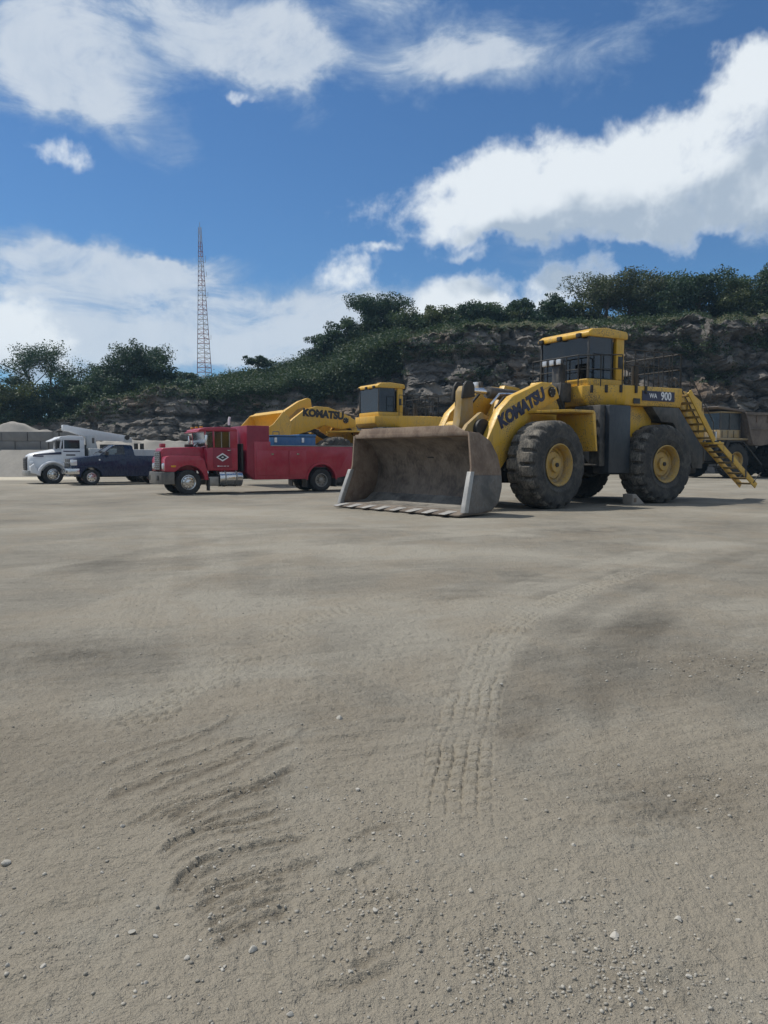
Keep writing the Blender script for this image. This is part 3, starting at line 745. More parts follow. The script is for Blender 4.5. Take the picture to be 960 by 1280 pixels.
# ------------------------------------------------------------------ vegetation
def leaf_quads(c, s, up=.35, squash=1.0):
    """one small bent leaf quad for each centre"""
    n = len(c)
    nrm = RNG.normal(size=(n, 3)); nrm[:, 2] += up * 2; nrm /= np.linalg.norm(nrm, axis=1)[:, None]
    a = np.cross(nrm, RNG.normal(size=(n, 3))); a /= np.linalg.norm(a, axis=1)[:, None]
    b = np.cross(nrm, a); s = np.asarray(s)[:, None]
    v = np.stack([c - a * s, c - b * s * .55 + nrm * s * .15, c + a * s, c + b * s * .55 + nrm * s * .15], 1)
    return v.reshape(-1, 3), np.arange(n * 4).reshape(-1, 4)
def leaf_mesh(name, c, s, mat, up=.35):
    v, q = leaf_quads(c, s, up); me = np_mesh(name, v, quads=q); me.materials.append(M[mat]); return me

def tree(px, topy, wpx, D, style, mat, label, dens=1.0, cat='tree', group='trees along the quarry rim'):
    zb = float(hill_z(px, D)) - .35
    x0 = (px - 480) / FPX * D
    ztop = CAMZ + (HOR - topy) / FPX * D
    H = max(ztop - zb, 1.2); Wd = wpx / FPX * D / 2 * 1.32; dens *= 1.25
    root = empty('tree', (x0, D, zb), RNG.uniform(0, 6.28), label, cat, group)
    tr = G(); cl = []
    lean = RNG.normal(size=2) * .06 * H
    nstem = 1 if style in ('dense', 'umbrella') else int(RNG.integers(2, 4))
    if style == 'spike': nstem = 1
    for sidx in range(nstem):
        a0 = RNG.uniform(0, 6.28); sp = (.12 if nstem > 1 else 0) * Wd
        hh = H * (.72 if style != 'spike' else .95) * RNG.uniform(.85, 1.05)
        top = Vector((lean[0] + math.cos(a0) * sp * 3, lean[1] + math.sin(a0) * sp * 3, hh))
        base = Vector((math.cos(a0) * sp * .6, math.sin(a0) * sp * .6, 0))
        st = []
        for k in range(6):
            t = k / 5; st.append(base.lerp(top, t) + Vector((RNG.normal() * .03 * H * t, RNG.normal() * .03 * H * t, 0)))
        r0 = .028 * H + .05
        tr.tube(st, [r0 * (1 - .82 * k / 5) for k in range(6)], 7)
        nl = {'dense': 11, 'sparse': 9, 'umbrella': 9, 'spike': 14}[style]
        for k in range(nl):
            f = {'dense': RNG.uniform(.15, .95), 'sparse': RNG.uniform(.3, .98), 'umbrella': RNG.uniform(.6, .95), 'spike': .12 + .86 * k / nl}[style]
            i = min(int(f * 5), 4); p = st[i].lerp(st[i + 1], f * 5 - i)
            az = k * 2.4 + RNG.uniform(-.5, .5)
            ln = Wd * {'dense': RNG.uniform(.6, 1.0) * (1.05 - .5 * abs(f - .45)), 'sparse': RNG.uniform(.55, 1.05), 'umbrella': RNG.uniform(.6, 1.05), 'spike': (1.08 - f) * RNG.uniform(.8, 1.1)}[style]
            rise = {'dense': RNG.uniform(.05, .5), 'sparse': RNG.uniform(.3, .9), 'umbrella': RNG.uniform(.35, .55), 'spike': RNG.uniform(-.05, .3)}[style] * ln
            if style == 'umbrella': rise = max(H * .9 - p.z, .1) * RNG.uniform(.7, 1.05)
            e = p + Vector((math.cos(az) * ln, math.sin(az) * ln, min(rise, H * 1.0 - p.z)))
            mid = p.lerp(e, .5) + Vector((0, 0, .12 * ln))
            tr.tube([p, mid, e], [r0 * .42 * (1 - .6 * f), r0 * .26 * (1 - .6 * f), .018], 5)
            for q in range(3 if style != 'sparse' else 4):
                w = RNG.uniform(.35, 1.0); c = p.lerp(e, w) + Vector(RNG.normal(size=3) * np.array([.13, .13, .07]) * Wd)
                c.z = min(c.z, H * .98)
                cl.append((c, Wd * RNG.uniform(.13, .30)))
                if style == 'sparse' and q < 3: tr.tube([p.lerp(e, w * .6), c], [.03, .012], 4)
    nt = tr.build('trunk', 'bark', root)
    cs = []; ss = []
    for c, r in cl:
        k = int((26 if style == 'sparse' else 62) * dens * (r / (.22 * Wd)) ** 1.2 * max(.7, min(Wd / 2.6, 1.9)))
        d = RNG.normal(size=(k, 3)); d /= np.linalg.norm(d, axis=1)[:, None]; d *= (RNG.uniform(0, 1, (k, 1)) ** .45) * r * 1.25
        d[:, 2] *= .62 if style != 'umbrella' else .38
        cs.append(np.array(c)[None] + d); ss.append(RNG.uniform(.085, .21, k) * (1.0 if style != 'sparse' else .85))
    cs = np.vstack(cs); ss = np.concatenate(ss)
    me = leaf_mesh('crown', cs, ss, mat)
    link(bpy.data.objects.new('crown', me), root)
    return root
TR = [
 (-75, 452, 90, 97, 'dense', 'leaf0', 'dark broadleaf tree at the far left behind the grey stockpile, outermost', 1),
 (-28, 470, 80, 95, 'dense', 'leaf1', 'low tree cut by the left edge of the view', 1),
 (18, 470, 72, 95, 'dense', 'leaf3', 'low bushy green tree behind the grey stockpile, leftmost whole one', 1.1),
 (60, 434, 84, 97, 'sparse', 'leaf0', 'tall twiggy dark tree with feathery top at left behind the stockpile', 2.0),
 (95, 462, 66, 96, 'dense', 'leaf0', 'dark rounded tree between the feathery tree and the forked tree', 1.1),
 (135, 460, 56, 94, 'dense', 'leaf0', 'dark tree filling in left of the tall forked tree', 1.1),
 (166, 432, 62, 95, 'sparse', 'leaf0', 'tallest forked dark tree left of the lattice tower', 2.2),
 (196, 456, 50, 95, 'umbrella', 'leaf0', 'flat topped dark tree right of the tall forked tree', 1.1),
 (222, 466, 40, 96, 'umbrella', 'leaf0', 'small flat topped tree just left of the lattice tower', 1.0),
 (40, 458, 54, 96, 'dense', 'leaf0', 'dark bushy tree just left of the feathery tree', 1.2),
 (78, 452, 56, 98, 'dense', 'leaf1', 'mid green bushy tree just right of the feathery tree', 1.2),
 (116, 466, 52, 95, 'dense', 'leaf0', 'low dark tree midway between feathery tree and forked tree', 1.2),
 (150, 456, 50, 97, 'sparse', 'leaf0', 'twiggy dark tree leaning on the tall forked tree from the left', 2.6),
 (182, 462, 50, 97, 'dense', 'leaf3', 'olive green tree filling in under the tall forked tree', 1.2),
 (326, 447, 36, 100, 'umbrella', 'leaf0', 'small umbrella shaped tree alone on the grassy slope right of the tower', 1.0),
 (408, 408, 46, 98, 'dense', 'leaf0', 'dark round tree lowest on the rising slope', 1.3),
 (434, 410, 50, 99, 'dense', 'leaf0', 'dark round tree second up the rising slope', 1.3),
 (455, 402, 44, 97, 'dense', 'leaf1', 'green bushy tree leaning on the tall slope tree from the left', 1.2),
 (480, 377, 56, 98, 'sparse', 'leaf0', 'tall tree with layered branches at the top of the slope', 2.6),
 (505, 398, 40, 97, 'dense', 'leaf1', 'low bush right of the layered slope tree', 1),
 (538, 384, 48, 94, 'dense', 'leaf3', 'round light green tree first on the rim left of the white cloud', 1.1),
 (566, 392, 44, 95, 'dense', 'leaf0', 'low dark tree behind the second rim tree', 1.1),
 (588, 380, 54, 94, 'dense', 'leaf0', 'dark round tree on the rim under the white cloud', 1.2),
 (622, 385, 44, 94, 'dense', 'leaf1', 'low green tree on the rim left of the spiky pair', 1.1),
 (648, 376, 40, 95, 'spike', 'leaf0', 'spiky pointed tree on the rim, left one of a pair', 1.1),
 (686, 370, 46, 94, 'spike', 'leaf0', 'spiky pointed tree on the rim, right one of a pair', 1.2),
 (748, 346, 66, 92, 'sparse', 'leaf2', 'pale airy tree on the rim above the loader cab, its left stem', 1.5),
 (782, 352, 62, 92, 'sparse', 'leaf2', 'pale airy tree on the rim right behind the loader cab', 1.7),
 (815, 368, 52, 91, 'dense', 'leaf1', 'low bush between the airy tree and the dense dark tree', 1.1),
 (838, 350, 62, 92, 'sparse', 'leaf1', 'tree with thin spreading top left of the dense dark tree', 2.4),
 (868, 346, 72, 90, 'dense', 'leaf0', 'dense dark tree on the rim at upper right', 1.4),
 (905, 352, 62, 90, 'dense', 'leaf3', 'loose green tree on the rim between two trees at right', 1.1),
 (940, 340, 66, 90, 'sparse', 'leaf1', 'tall leafy tree on the rim at the right edge of the view', 2.3),
 (975, 338, 72, 90, 'dense', 'leaf0', 'tree on the rim just beyond the right edge of the view', 1.2),
 (1040, 345, 80, 88, 'dense', 'leaf1', 'tree on the rim further beyond the right edge', 1),
]
for a in TR: tree(*a)
SH = [(-55, 486), (-8, 490), (32, 487), (58, 480), (80, 488), (112, 478), (128, 484), (150, 476), (178, 480), (202, 478), (236, 477), (520, 400), (555, 398), (604, 394), (636, 393), (668, 392), (706, 388), (728, 386), (800, 380), (822, 376), (886, 372), (922, 370), (955, 372)]
for i, (px, ty) in enumerate(SH):
    tree(px + RNG.uniform(-4, 4), ty, RNG.uniform(34, 52), 93 + RNG.uniform(-2, 2) if px > 300 else 94 + RNG.uniform(-2, 3), 'dense', ['leaf0', 'leaf1', 'leaf3', 'leaf0', 'leaf2'][i % 5],
         'low bush filling the hedge of trees at far left' if px < 300 else 'low bush filling in between the rim trees at right', 1.0, 'bush', 'bushes at far left' if px < 300 else 'bushes on the quarry rim')

def make_scrub():
    cs = []; ss = []
    sh = CX.shape
    ok = []
    rows = np.arange(CNF - 10, CNF + CNH + 3)
    for _ in range(11500):
        r = int(RNG.choice(rows)); c = int(RNG.integers(60, sh[1] - 120)); p = CPX[c]
        if p < -150 or p > 1150: continue
        if r < CNF and RNG.uniform() > .25: continue
        if vn_gate(CX[r, c], CY[r, c]) < RNG.uniform(.25, .75): continue
        ok.append((r, c, RNG.uniform(.3, .9)))
    # brush on the rising slope is thicker and taller
    for _ in range(5200):
        p = RNG.uniform(255, 505); r = int(RNG.integers(CNF - 26 if p > 390 else CNF - 6, CNF + CNH + 2)); c = int((p + 700) / 3)
        ok.append((r, c, RNG.uniform(.5, 1.5)))
    # pockets of brush clinging to ledges
    for (qx, qy, n, w) in ((760, 425, 90, 40), (900, 470, 60, 25), (560, 440, 80, 30), (600, 470, 50, 30), (300, 505, 80, 50), (420, 490, 120, 40), (140, 515, 60, 30), (868, 437, 130, 30), (700, 425, 60, 25), (640, 402, 160, 70), (560, 410, 60, 40), (930, 400, 80, 40), (800, 402, 90, 60), (950, 430, 60, 15), (500, 440, 160, 40), (450, 465, 220, 50), (620, 440, 30, 40), (200, 488, 160, 60)):
        for _ in range(n):
            c = int((RNG.normal() * w * .6 + qx + 700) / 3); yy = qy + RNG.normal() * 7
            if not 0 <= c < sh[1]: continue
            zt = CAMZ + (HOR - yy) / FPX * CY[:, c]
            r = int(np.argmin(np.abs(CZ[:CNF + CNH, c] - zt[:CNF + CNH]))); ok.append((r, c, RNG.uniform(.35, .8)))
    for r, c, h in ok:
        k = int(11 + 14 * h)
        d = RNG.normal(size=(k, 3)) * np.array([.42, .42, .30]) * h; d[:, 2] = np.abs(d[:, 2]) * 1.25
        cs.append(np.array([CX[r, c] + RNG.normal() * .3, CY[r, c] - .05, CZ[r, c] - .05])[None] + d); ss.append(RNG.uniform(.07, .17, k))
    me = leaf_mesh('brush', np.vstack(cs), np.concatenate(ss), 'scrub', .5)
    o = link(bpy.data.objects.new('brush', me)); tag(o, 'low green scrub covering the slope and rim of the quarry', 'scrub', kind='stuff')
def vn_gate(x, y): return float(vn2(np.array([x * .13]), np.array([y * .13]), 5)[0])
make_scrub()

# ------------------------------------------------------------------ stockpiles and block wall at left
def mound(name, cx, cy, rx, ry, h, mat, label, seed, flat=.0):
    n, m = 40, 72; P = []
    for i in range(n + 1):
        t = i / n
        for j in range(m):
            a = 2 * math.pi * j / m
            k = 1 + .10 * math.sin(a * 3 + seed) + .07 * math.sin(a * 7 + seed * 2)
            P.append((math.cos(a) * rx * t * k, math.sin(a) * ry * t * k, t))
    P = np.array(P); t = P[:, 2]
    prof = np.clip((1 - t) / (1 - flat), 0, 1.0); prof = prof - .06 * np.sin(prof * 3.1)
    z = h * np.minimum(prof, 1 - .12 * prof ** 6) * (1 + .10 * fbm2(P[:, 0] * .5 + seed, P[:, 1] * .5, 3, seed)) + .12 * fbm2(P[:, 0] * 1.7, P[:, 1] * 1.7, 4, seed + 3) * sstep(1, .8, t) - .25 * sstep(.9, 1, t)
    q = []
    for i in range(n):
        for j in range(m):
            j2 = (j + 1) % m; q.append((i * m + j, (i + 1) * m + j, (i + 1) * m + j2, i * m + j2))
    me = np_mesh(name, np.stack([P[:, 0], P[:, 1], z], 1), quads=q); me.shade_smooth(); me.materials.append(M[mat])
    o = link(bpy.data.objects.new(name, me)); o.location = (cx, cy, float(gz(cx, cy)) - .02); tag(o, label, 'stockpile'); return o
mound('gravel_pile', -33.0, 68.5, 17, 6.5, 4.75, 'gravel_pale', 'pale gravel stockpile rising behind the concrete block wall at far left', 2)
mound('gravel_pile', -24.5, 72, 9, 7, 3.3, 'gravel_pale', 'low pale gravel stockpile behind the white boom truck', 5, .2)
mound('gravel_pile', -18.0, 66, 7.5, 6, 3.05, 'gravel_pale', 'pale gravel stockpile showing above the red truck hood', 8, .3)
def bank():
    n = 120; rows = []
    for i in range(15):
        t = i / 14; r = []
        for j in range(n):
            x = -62 + 41.0 * j / (n - 1)
            k = 1.0 if x < -24.0 else max(0.0, 1 - (x + 24.0) / 2.9)
            ny = .25 * float(fbm2(np.array([x * .5]), np.array([t * 2]), 3, 5)[0])
            r.append((x, 57.4 + t * 2.2 + ny * t, -.15 + (2.05 * k + .15) * (t if t < 1 else 1) + .1 * ny))
        rows.append(r)
    rows.append([(x, 63, z) for x, y, z in rows[-1]])
    g = G().sheet(rows); o = g.build('gravel_bank', 'gravel_pale'); o.location.z = .1
    tag(o, 'smooth pale crushed stone bank at far left below the concrete blocks', 'gravel bank')
bank()
def block_wall():
    root = empty('concrete_block_wall', (-31.6, 60.6, 2.1), 0, 'dark grey wall of stacked concrete blocks on the pale bank at far left', 'block wall')
    me = G().bx(-.98, .98, -.4, .4, 0, .72).mesh('block', .03)
    me.materials.append(M['concrete'])
    for row in range(2):
        for k in range(9):
            x = -8.2 + 2.0 * k + (1.0 if row % 2 else 0)
            if row == 1 and x > 7: continue
            o = link(bpy.data.objects.new('block', me), root); o.location = (x, RNG.uniform(-.03, .03), .735 * row + .02); o.rotation_euler.z = RNG.uniform(-.012, .012)
    for row in range(2, 3):
        for k in range(3):
            x = -4.2 + 2.0 * k
            o = link(bpy.data.objects.new('block', me), root); o.location = (x, RNG.uniform(-.03, .03), .735 * row + .02); o.rotation_euler.z = RNG.uniform(-.012, .012)
block_wall()

# ------------------------------------------------------------------ lattice tower on the hill
def tower():
    D = 190; base = at(256.5, 486, D); top = at(249.6, 284, D)
    H = top.z - base.z + 3; z0 = base.z - 3
    root = empty('lattice_tower', (base.x, D, z0), 0, 'tall slender red and white lattice radio tower standing behind the hill', 'tower')
    lean = Vector((top.x - base.x, 0, 0))
    angs = [R_(195), R_(290), R_(10)]
    NS = 12
    def leg(k, t):
        r = 1.95 * (1 - t) ** 1.1 * .86 + .32
        return Vector((math.cos(angs[k]) * r, math.sin(angs[k]) * r, 0)) + lean * t + Vector((0, 0, H * t))
    for s in range(NS):
        g = G(); n = 3
        for q in range(n):
            t0 = (s + q / n) / NS; t1 = (s + (q + 1) / n) / NS
            for k in range(3):
                a0, a1 = leg(k, t0), leg(k, t1); b0, b1 = leg((k + 1) % 3, t0), leg((k + 1) % 3, t1)
                g.tube([a0, a1], .095 - .03 * t0, 5); g.tube([a0, b0], .045, 4)
                g.tube([a0, b1] if q % 2 else [b0, a1], .038, 4)
        g.build('tower_section', 'tower_red' if s % 2 == 0 else 'tower_white', root)
    for zt, l in ((.80, 1.6), (.72, 1.2), (.60, 1.3), (.36, 1.0)):
        p = leg(2, zt); G().tube([p, p + Vector((.5, 0, 0)), p + Vector((.5, 0, l))], .05, 5).build('antenna', 'steel', root)
    p = leg(0, 1); G().tube([lean + Vector((0, 0, H)), lean + Vector((0, 0, H + 1.2))], .05, 6).build('mast_tip', 'steel', root)
tower()
# ------------------------------------------------------------------ wheels
def arc_pts(cx, cz, r, a0, a1, n):
    return [(cx + r * math.cos(R_(a0 + (a1 - a0) * i / n)), cz + r * math.sin(R_(a0 + (a1 - a0) * i / n))) for i in range(n + 1)]

def big_wheel(parent, loc, rz, proto=None, R=1.37, wd=1.14, clean=False):
    """wheel (disc) > tyre, rim_ring, hub; outer face at +y"""
    if proto is None:
        h = wd / 2
        prof = [(.60, -h * .72), (.66, -h * .86), (.80, -h * .95), (.85, -h * .98), (.88, -h * .95), (1.05, -h), (1.20, -h * .96), (1.29, -h * .88), (1.345, -h * .78)]
        prof += [(R, y) for y in (-h * .68, -h * .48, -h * .3, -h * .12, h * .12, h * .3, h * .48, h * .68)]
        prof += [(1.345, h * .78), (1.29, h * .88), (1.20, h * .96), (1.05, h), (.88, h * .95), (.85, h * .98), (.80, h * .95), (.66, h * .86), (.60, h * .72)]
        prof = [(r * R / 1.37, y) for r, y in prof]
        def rad(i, j, r, y):
            s = 1 if y > 0 else -1
            ph = (i + (4 if s < 0 else 0)) % 8
            dep = .085 if abs(y) > h * .25 else 0
            if r > 1.27 * R / 1.37 and ph in (0, 1): r -= dep
            if abs(y) < h * .08: r -= .03
            return r
        tyre = G().lathe(prof, 160, rad=rad).mesh('tyre', ang=40); tyre.materials.append(M['tyre_clean' if clean else 'tyre'])
        if not clean:
            tyre.materials.append(M['tread'])
            for pf in tyre.polygons:
                if math.hypot(pf.center.x, pf.center.z) > 1.30 * R / 1.37: pf.material_index = 1
        k = R / 1.37
        ring = G().lathe([(.60 * k, h * .60), (.66 * k, h * .92), (.63 * k, h * .94), (.58 * k, h * .80), (.555 * k, h * .55), (.56 * k, h * .42), (.50 * k, h * .34)], 48).mesh('rim_ring', ang=30); ring.materials.append(M['rim'])
        disc = G().lathe([(.60 * k, -h * .6), (.56 * k, -h * .2), (.53 * k, h * .28), (.44 * k, h * .36), (.40 * k, h * .50), (.24 * k, h * .56), (.22 * k, h * .70), (0.001, h * .72)], 40)
        disc = disc.mesh('wheel', ang=30); disc.materials.append(M['rim'])
        hub = G()
        for i in range(16):
            a = 2 * math.pi * i / 16; hub.cyl((.465 * k * math.cos(a), h * .30, .465 * k * math.sin(a)), (.465 * k * math.cos(a), h * .43, .465 * k * math.sin(a)), .022, n=6)
        hub = hub.mesh('bolt_ring'); hub.materials.append(M['steel'])
        bolt = G().cyl((0, h * .70, 0), (0, h * .78, 0), .07 * k, n=10).mesh('hub'); bolt.materials.append(M['dark'])
        proto = (disc, tyre, ring, bolt)
    w = link(bpy.data.objects.new('wheel', proto[0]), parent); w.location = loc; w.rotation_euler = (0, 0, rz)
    for nm, me in zip(('tyre', 'rim_ring', 'hub'), proto[1:]): link(bpy.data.objects.new(nm, me), w)
    return proto

# ------------------------------------------------------------------ wheel loaders
def bucket_parts(root, FR, place, mat_in, mat_out, mat_side, worn):
    """bucket outline in x,z; place() moves a local point to the machine frame"""
    hw = 2.66
    place0 = place
    def place(p): return place0((p[0], p[1] * (1.02 - .085 * max(0.0, min(1.0, (p[2] - .2) / 2.1))), p[2]))
    inner = [(7.42, .10), (6.95, .12), (6.45, .20), (6.15, .42), (6.0, .78), (5.97, 1.2), (6.06, 1.62), (6.30, 1.98), (6.68, 2.2), (7.05, 2.26)]
    def shell(prof, y0, y1, th, name, mat):
        g = G(); out = []
        for i, (x, z) in enumerate(prof):
            a = Vector(prof[max(i - 1, 0)]); b = Vector(prof[min(i + 1, len(prof) - 1)]); d = (b - a).normalized(); out.append((x - d.y * -th, z - d.x * th) if False else (x + d.y * th * 1.0, z - d.x * th * 1.0))
        ring = list(prof) + out[::-1]
        g.prism(ring, y0, y1)
        g.v = [place(p) for p in g.v]; FR(g); return g.build(name, mat, root, .008, 1)
    # floor and back split so that the paler floor is its own plate
    sub = lambda a, b: inner[a:b]
    fl = shell(sub(0, 4), -hw, hw, .06, 'bucket_floor', mat_in[0])
    bk = shell(sub(3, 10), -hw, hw, .05, 'bucket_back', mat_in[1])
    g = G(); g.prism([(7.08, 2.2), (7.08, 2.32), (6.72, 2.28), (6.70, 2.16)], -hw, hw); g.v = [place(p) for p in g.v]; FR(g); g.build('bucket_lip', mat_out, root, .012)
    # spill guard: low plate, sloping away at both ends
    g = G(); v = [(7.06, -2.55, 2.30), (7.06, 2.55, 2.30), (7.02, 2.0, 2.50), (7.02, -2.40, 2.50)]
    g.add(v + [(x - .06, y, z) for x, y, z in v], [(0, 1, 2, 3), (7, 6, 5, 4), (0, 4, 5, 1), (1, 5, 6, 2), (2, 6, 7, 3), (3, 7, 4, 0)])
    g.v = [place(p) for p in g.v]; FR(g); g.build('spill_guard', mat_out, root, .01)
    side = [(7.46, .06), (7.44, .30), (7.28, .78), (7.16, 1.14), (7.10, 1.34), (7.10, 2.28), (6.70, 2.28), (6.28, 2.06), (6.02, 1.66), (5.92, 1.2), (5.95, .74), (6.12, .36), (6.44, .12), (6.95, .05)]
    for s in (-1, 1):
        g = G(); g.prism(side, s * hw, s * (hw + .07)); g.v = [place(p) for p in g.v]; FR(g); o = g.build('bucket_side', mat_side, root, .01)
        if worn:
            low = [(7.49, .10), (7.46, .30), (7.30, .80), (7.17, 1.12), (5.96, 1.10), (5.98, .78), (6.14, .40), (6.46, .16), (6.95, .10)]
            g = G(); g.prism(low, s * (hw + .072), s * (hw + .11)); g.v = [place(p) for p in g.v]; FR(g); w = g.build('wear_plate', 'worn_steel', o, .012)
            rim = [(7.56, .12), (7.50, .34), (7.33, .84), (7.20, 1.22), (7.06, 1.22), (7.20, .78), (7.36, .30), (7.40, .12)]
            g = G(); g.prism(rim, s * (hw - .03), s * (hw + .125)); g.v = [place(p) for p in g.v]; FR(g); g.build('side_cutter', 'tooth', o, .012)
    # cutting edge and bolt-on teeth segments
    g = G(); g.prism([(7.72, .035), (7.72, .07), (7.36, .17), (7.0, .17), (7.0, .07), (7.4, .045)], -hw - .08, hw + .08); g.v = [place(p) for p in g.v]; FR(g); g.build('cutting_edge', 'bucket' if worn else mat_out, root, .006, 1)
    n = 8
    for k in range(n):
        y0 = -hw - .02 + (2 * hw + .04) * k / n; w = (2 * hw + .04) / n
        g = G(); x0, x1 = 7.30, 7.86
        g.add([(x0, y0 + .04, .175), (x0, y0 + w * .62, .175), (x1, y0 + w * .52, .085), (x1, y0 + .10, .085), (x0, y0 + .04, .20), (x0, y0 + w * .62, .20), (x1, y0 + w * .52, .10), (x1, y0 + .10, .10)],
              [(3, 2, 1, 0), (4, 5, 6, 7), (0, 1, 5, 4), (1, 2, 6, 5), (2, 3, 7, 6), (3, 0, 4, 7)])
        for q in range(8): x, y, z = g.v[q]; g.v[q] = (x, y, z - (.03 if x < 7.5 else .015))
        g.v = [place(p) for p in g.v]; FR(g); g.build('tooth', 'tooth' if worn else 'worn_steel', root, .006, 1)

def loader(C, a_deg, art, second=False, label='', z0=0.0):
    Y = 'yellow2' if second else 'yellow'
    root = empty('wheel_loader', (C[0], C[1], z0), R_(180 + a_deg), label, 'wheel loader', 'large yellow wheel loaders')
    ca = R_(art)
    def FR(g): g.rot(ca); return g               # the front frame is turned about the centre hinge
    WB = 2.925
    # wheels
    pr = None
    for s in (1, -1):
        pr = big_wheel(root, (-WB, s * 1.88, 1.37), 0 if s > 0 else math.pi, pr)
    for s in (1, -1):
        x, y = WB, s * 1.88
        big_wheel(root, (x * math.cos(ca) - y * math.sin(ca), x * math.sin(ca) + y * math.cos(ca), 1.37), ca if s > 0 else ca + math.pi, pr)
    # frames and axles
    G().prism([(-5.5, 1.5), (-5.5, 2.9), (-.5, 2.9), (-.2, 1.9), (-.4, 1.0), (-4.6, .95)], -.75, .75).build('rear_frame', 'dark', root, .03)
    G().cyl((-WB, -1.4, 1.37), (-WB, 1.4, 1.37), .34, n=20).build('rear_axle', 'dark', root)
    FR(G().cyl((WB, -1.4, 1.37), (WB, 1.4, 1.37), .34, n=20)).build('front_axle', 'dark', root)
    FR(G().prism([(.1, 1.0), (.05, 2.0), (.9, 2.7), (2.2, 2.8), (3.9, 1.9), (4.0, .8), (2.0, .75)], -.72, .72)).build('front_frame', 'dark', root, .03)
    for s in (1, -1):
        FR(G().prism([(.8, 2.3), (.9, 3.3), (1.35, 4.0), (2.1, 4.05), (2.5, 3.4), (3.2, 2.4), (2.0, 2.2)], s * .55, s * .80)).build('boom_tower', Y, root, .02)
    G().cyl((0, 0, .9), (0, 0, 2.3), .26, n=18).build('centre_pin', 'dark', root)
    # boom, bell crank, links
    if not second:
        arm = [(1.45, 3.55), (1.62, 3.88), (1.95, 4.02), (2.35, 4.02), (3.78, 3.50), (4.35, 3.05), (4.72, 2.45), (5.35, 1.45), (5.85, .95), (5.92, .68), (5.72, .48), (5.40, .52), (4.55, 1.00), (4.05, 1.52), (3.70, 1.98), (3.20, 2.62), (2.72, 3.00), (1.85, 3.38)]
    else:
        arm = [(1.2, 3.35), (1.25, 3.75), (1.99, 4.12), (3.0, 4.45), (3.75, 4.48), (4.45, 4.30), (5.2, 3.75), (6.1, 2.9), (6.45, 2.35), (6.25, 2.1), (5.9, 2.2), (5.2, 2.78), (4.27, 3.05), (3.27, 3.42), (2.2, 3.2)]
    arms = []
    for s in (1, -1):
        arms.append(FR(G().prism(arm, s * .95, s * 1.24)).build('boom_arm', Y, root, .035))
    A = 1.255
    if not second:
        d = Vector((-.905, 0, .43)); o0 = (3.34, A - .008, 3.15)
        cs, sn = math.cos(ca), math.sin(ca)
        tx = lambda p: (p[0] * cs - p[1] * sn, p[0] * sn + p[1] * cs, p[2])
        text_part('lettering', 'KOMATSU', 'letter_navy', arms[0], tx(o0), tx(d), (0, 0, 1), .55, .012, .032, .92)
        G0 = FR(G().cyl((4.35, -.95, 2.55), (4.35, .95, 2.55), .24, n=18)); G0.build('cross_tube', Y, root)
        FR(G().prism([(4.30, 2.2), (4.38, 2.9), (4.42, 3.4), (4.46, 3.72), (4.58, 3.84), (4.80, 3.84), (4.92, 3.68), (4.95, 3.2), (5.02, 2.7), (5.30, 1.9), (5.28, 1.5), (4.98, 1.45), (4.62, 2.0)], -.16, .16)).build('bell_crank', 'yellow_old', root, .04)
        FR(G().prism([(4.44, 3.40), (4.46, 3.86), (4.56, 3.98), (4.82, 3.98), (4.94, 3.82), (5.0, 3.35)], -.26, -.165)).build('bell_crank_ear', 'dark', root, .03)
        FR(G().prism([(4.44, 3.50), (4.46, 3.86), (4.56, 3.98), (4.82, 3.98), (4.94, 3.82), (5.0, 3.42)], .165, .26)).build('bell_crank_ear', 'dark', root, .03)
        FR(G().bar((5.2, 0, 1.6), (6.1, 0, 1.75), .3, .34)).build('tilt_link', 'dark', root, .03)
        FR(G().cyl((4.68, 0, 3.72), (3.55, 0, 3.70), .085, n=14)).build('tilt_rod', 'rod', root)
        FR(G().cyl((3.6, 0, 3.70), (1.2, 0, 3.60), .19, n=18)).build('tilt_cylinder', 'black', root)
        for s in (1, -1):
            FR(G().cyl((1.4, s * .42, 2.2), (3.0, s * .42, 2.7), .16, n=16)).build('lift_cylinder', Y, root)
            FR(G().cyl((3.0, s * .42, 2.7), (4.0, s * .75, 2.75), .085, n=12)).build('lift_rod', 'rod', root)
        for i, (y, zz) in enumerate(((-.62, 3.85), (-.40, 3.72), (.42, 3.62), (.62, 3.5))):
            FR(G().tube([(3.9, y, zz - .35), (3.5, y, zz), (2.8, y + .05, zz + .03), (2.0, y, zz - .1), (1.3, y, zz - .1)], .045, 8)).build('hose', 'dark' if i % 2 else 'chrome', root)
        FR(G().bar((4.30, 1.245, 3.00), (1.9, 1.245, 3.93), .012, .03)).build('weld_seam', 'yellow_old', root)
        FR(G().prism([(5.45, .62), (5.62, 1.0), (5.86, .92), (5.86, .66), (5.68, .54)], 1.242, 1.30)).build('pin_boss', 'dark', root, .02)
        # hinge cluster where the arm meets the bucket
        FR(G().cyl((4.75, .55, 2.45), (4.75, .92, 2.45), .33, n=22)).build('hinge_boss', 'dark', root, .02)
        FR(G().prism([(4.5, 2.3), (4.35, 2.85), (4.7, 3.0), (5.3, 2.6), (5.7, 2.1), (5.4, 1.8)], .62, .78)).build('link_plate', 'yellow_old', root, .02)
    else:
        text_part('lettering', 'KOMATSU', 'letter_black', arms[0], (3.32, A - .008, 4.03), (-1, 0, -.06), (0, 0, 1), .56, .012, .036, .98)
        FR(G().prism([(3.72, 4.3), (3.82, 4.92), (4.0, 4.98), (4.55, 4.78), (5.4, 4.25), (6.0, 3.3), (6.1, 2.7), (5.6, 2.6), (5.3, 3.3), (4.6, 3.9)], .2, .62)).build('bell_crank', Y, root, .04)
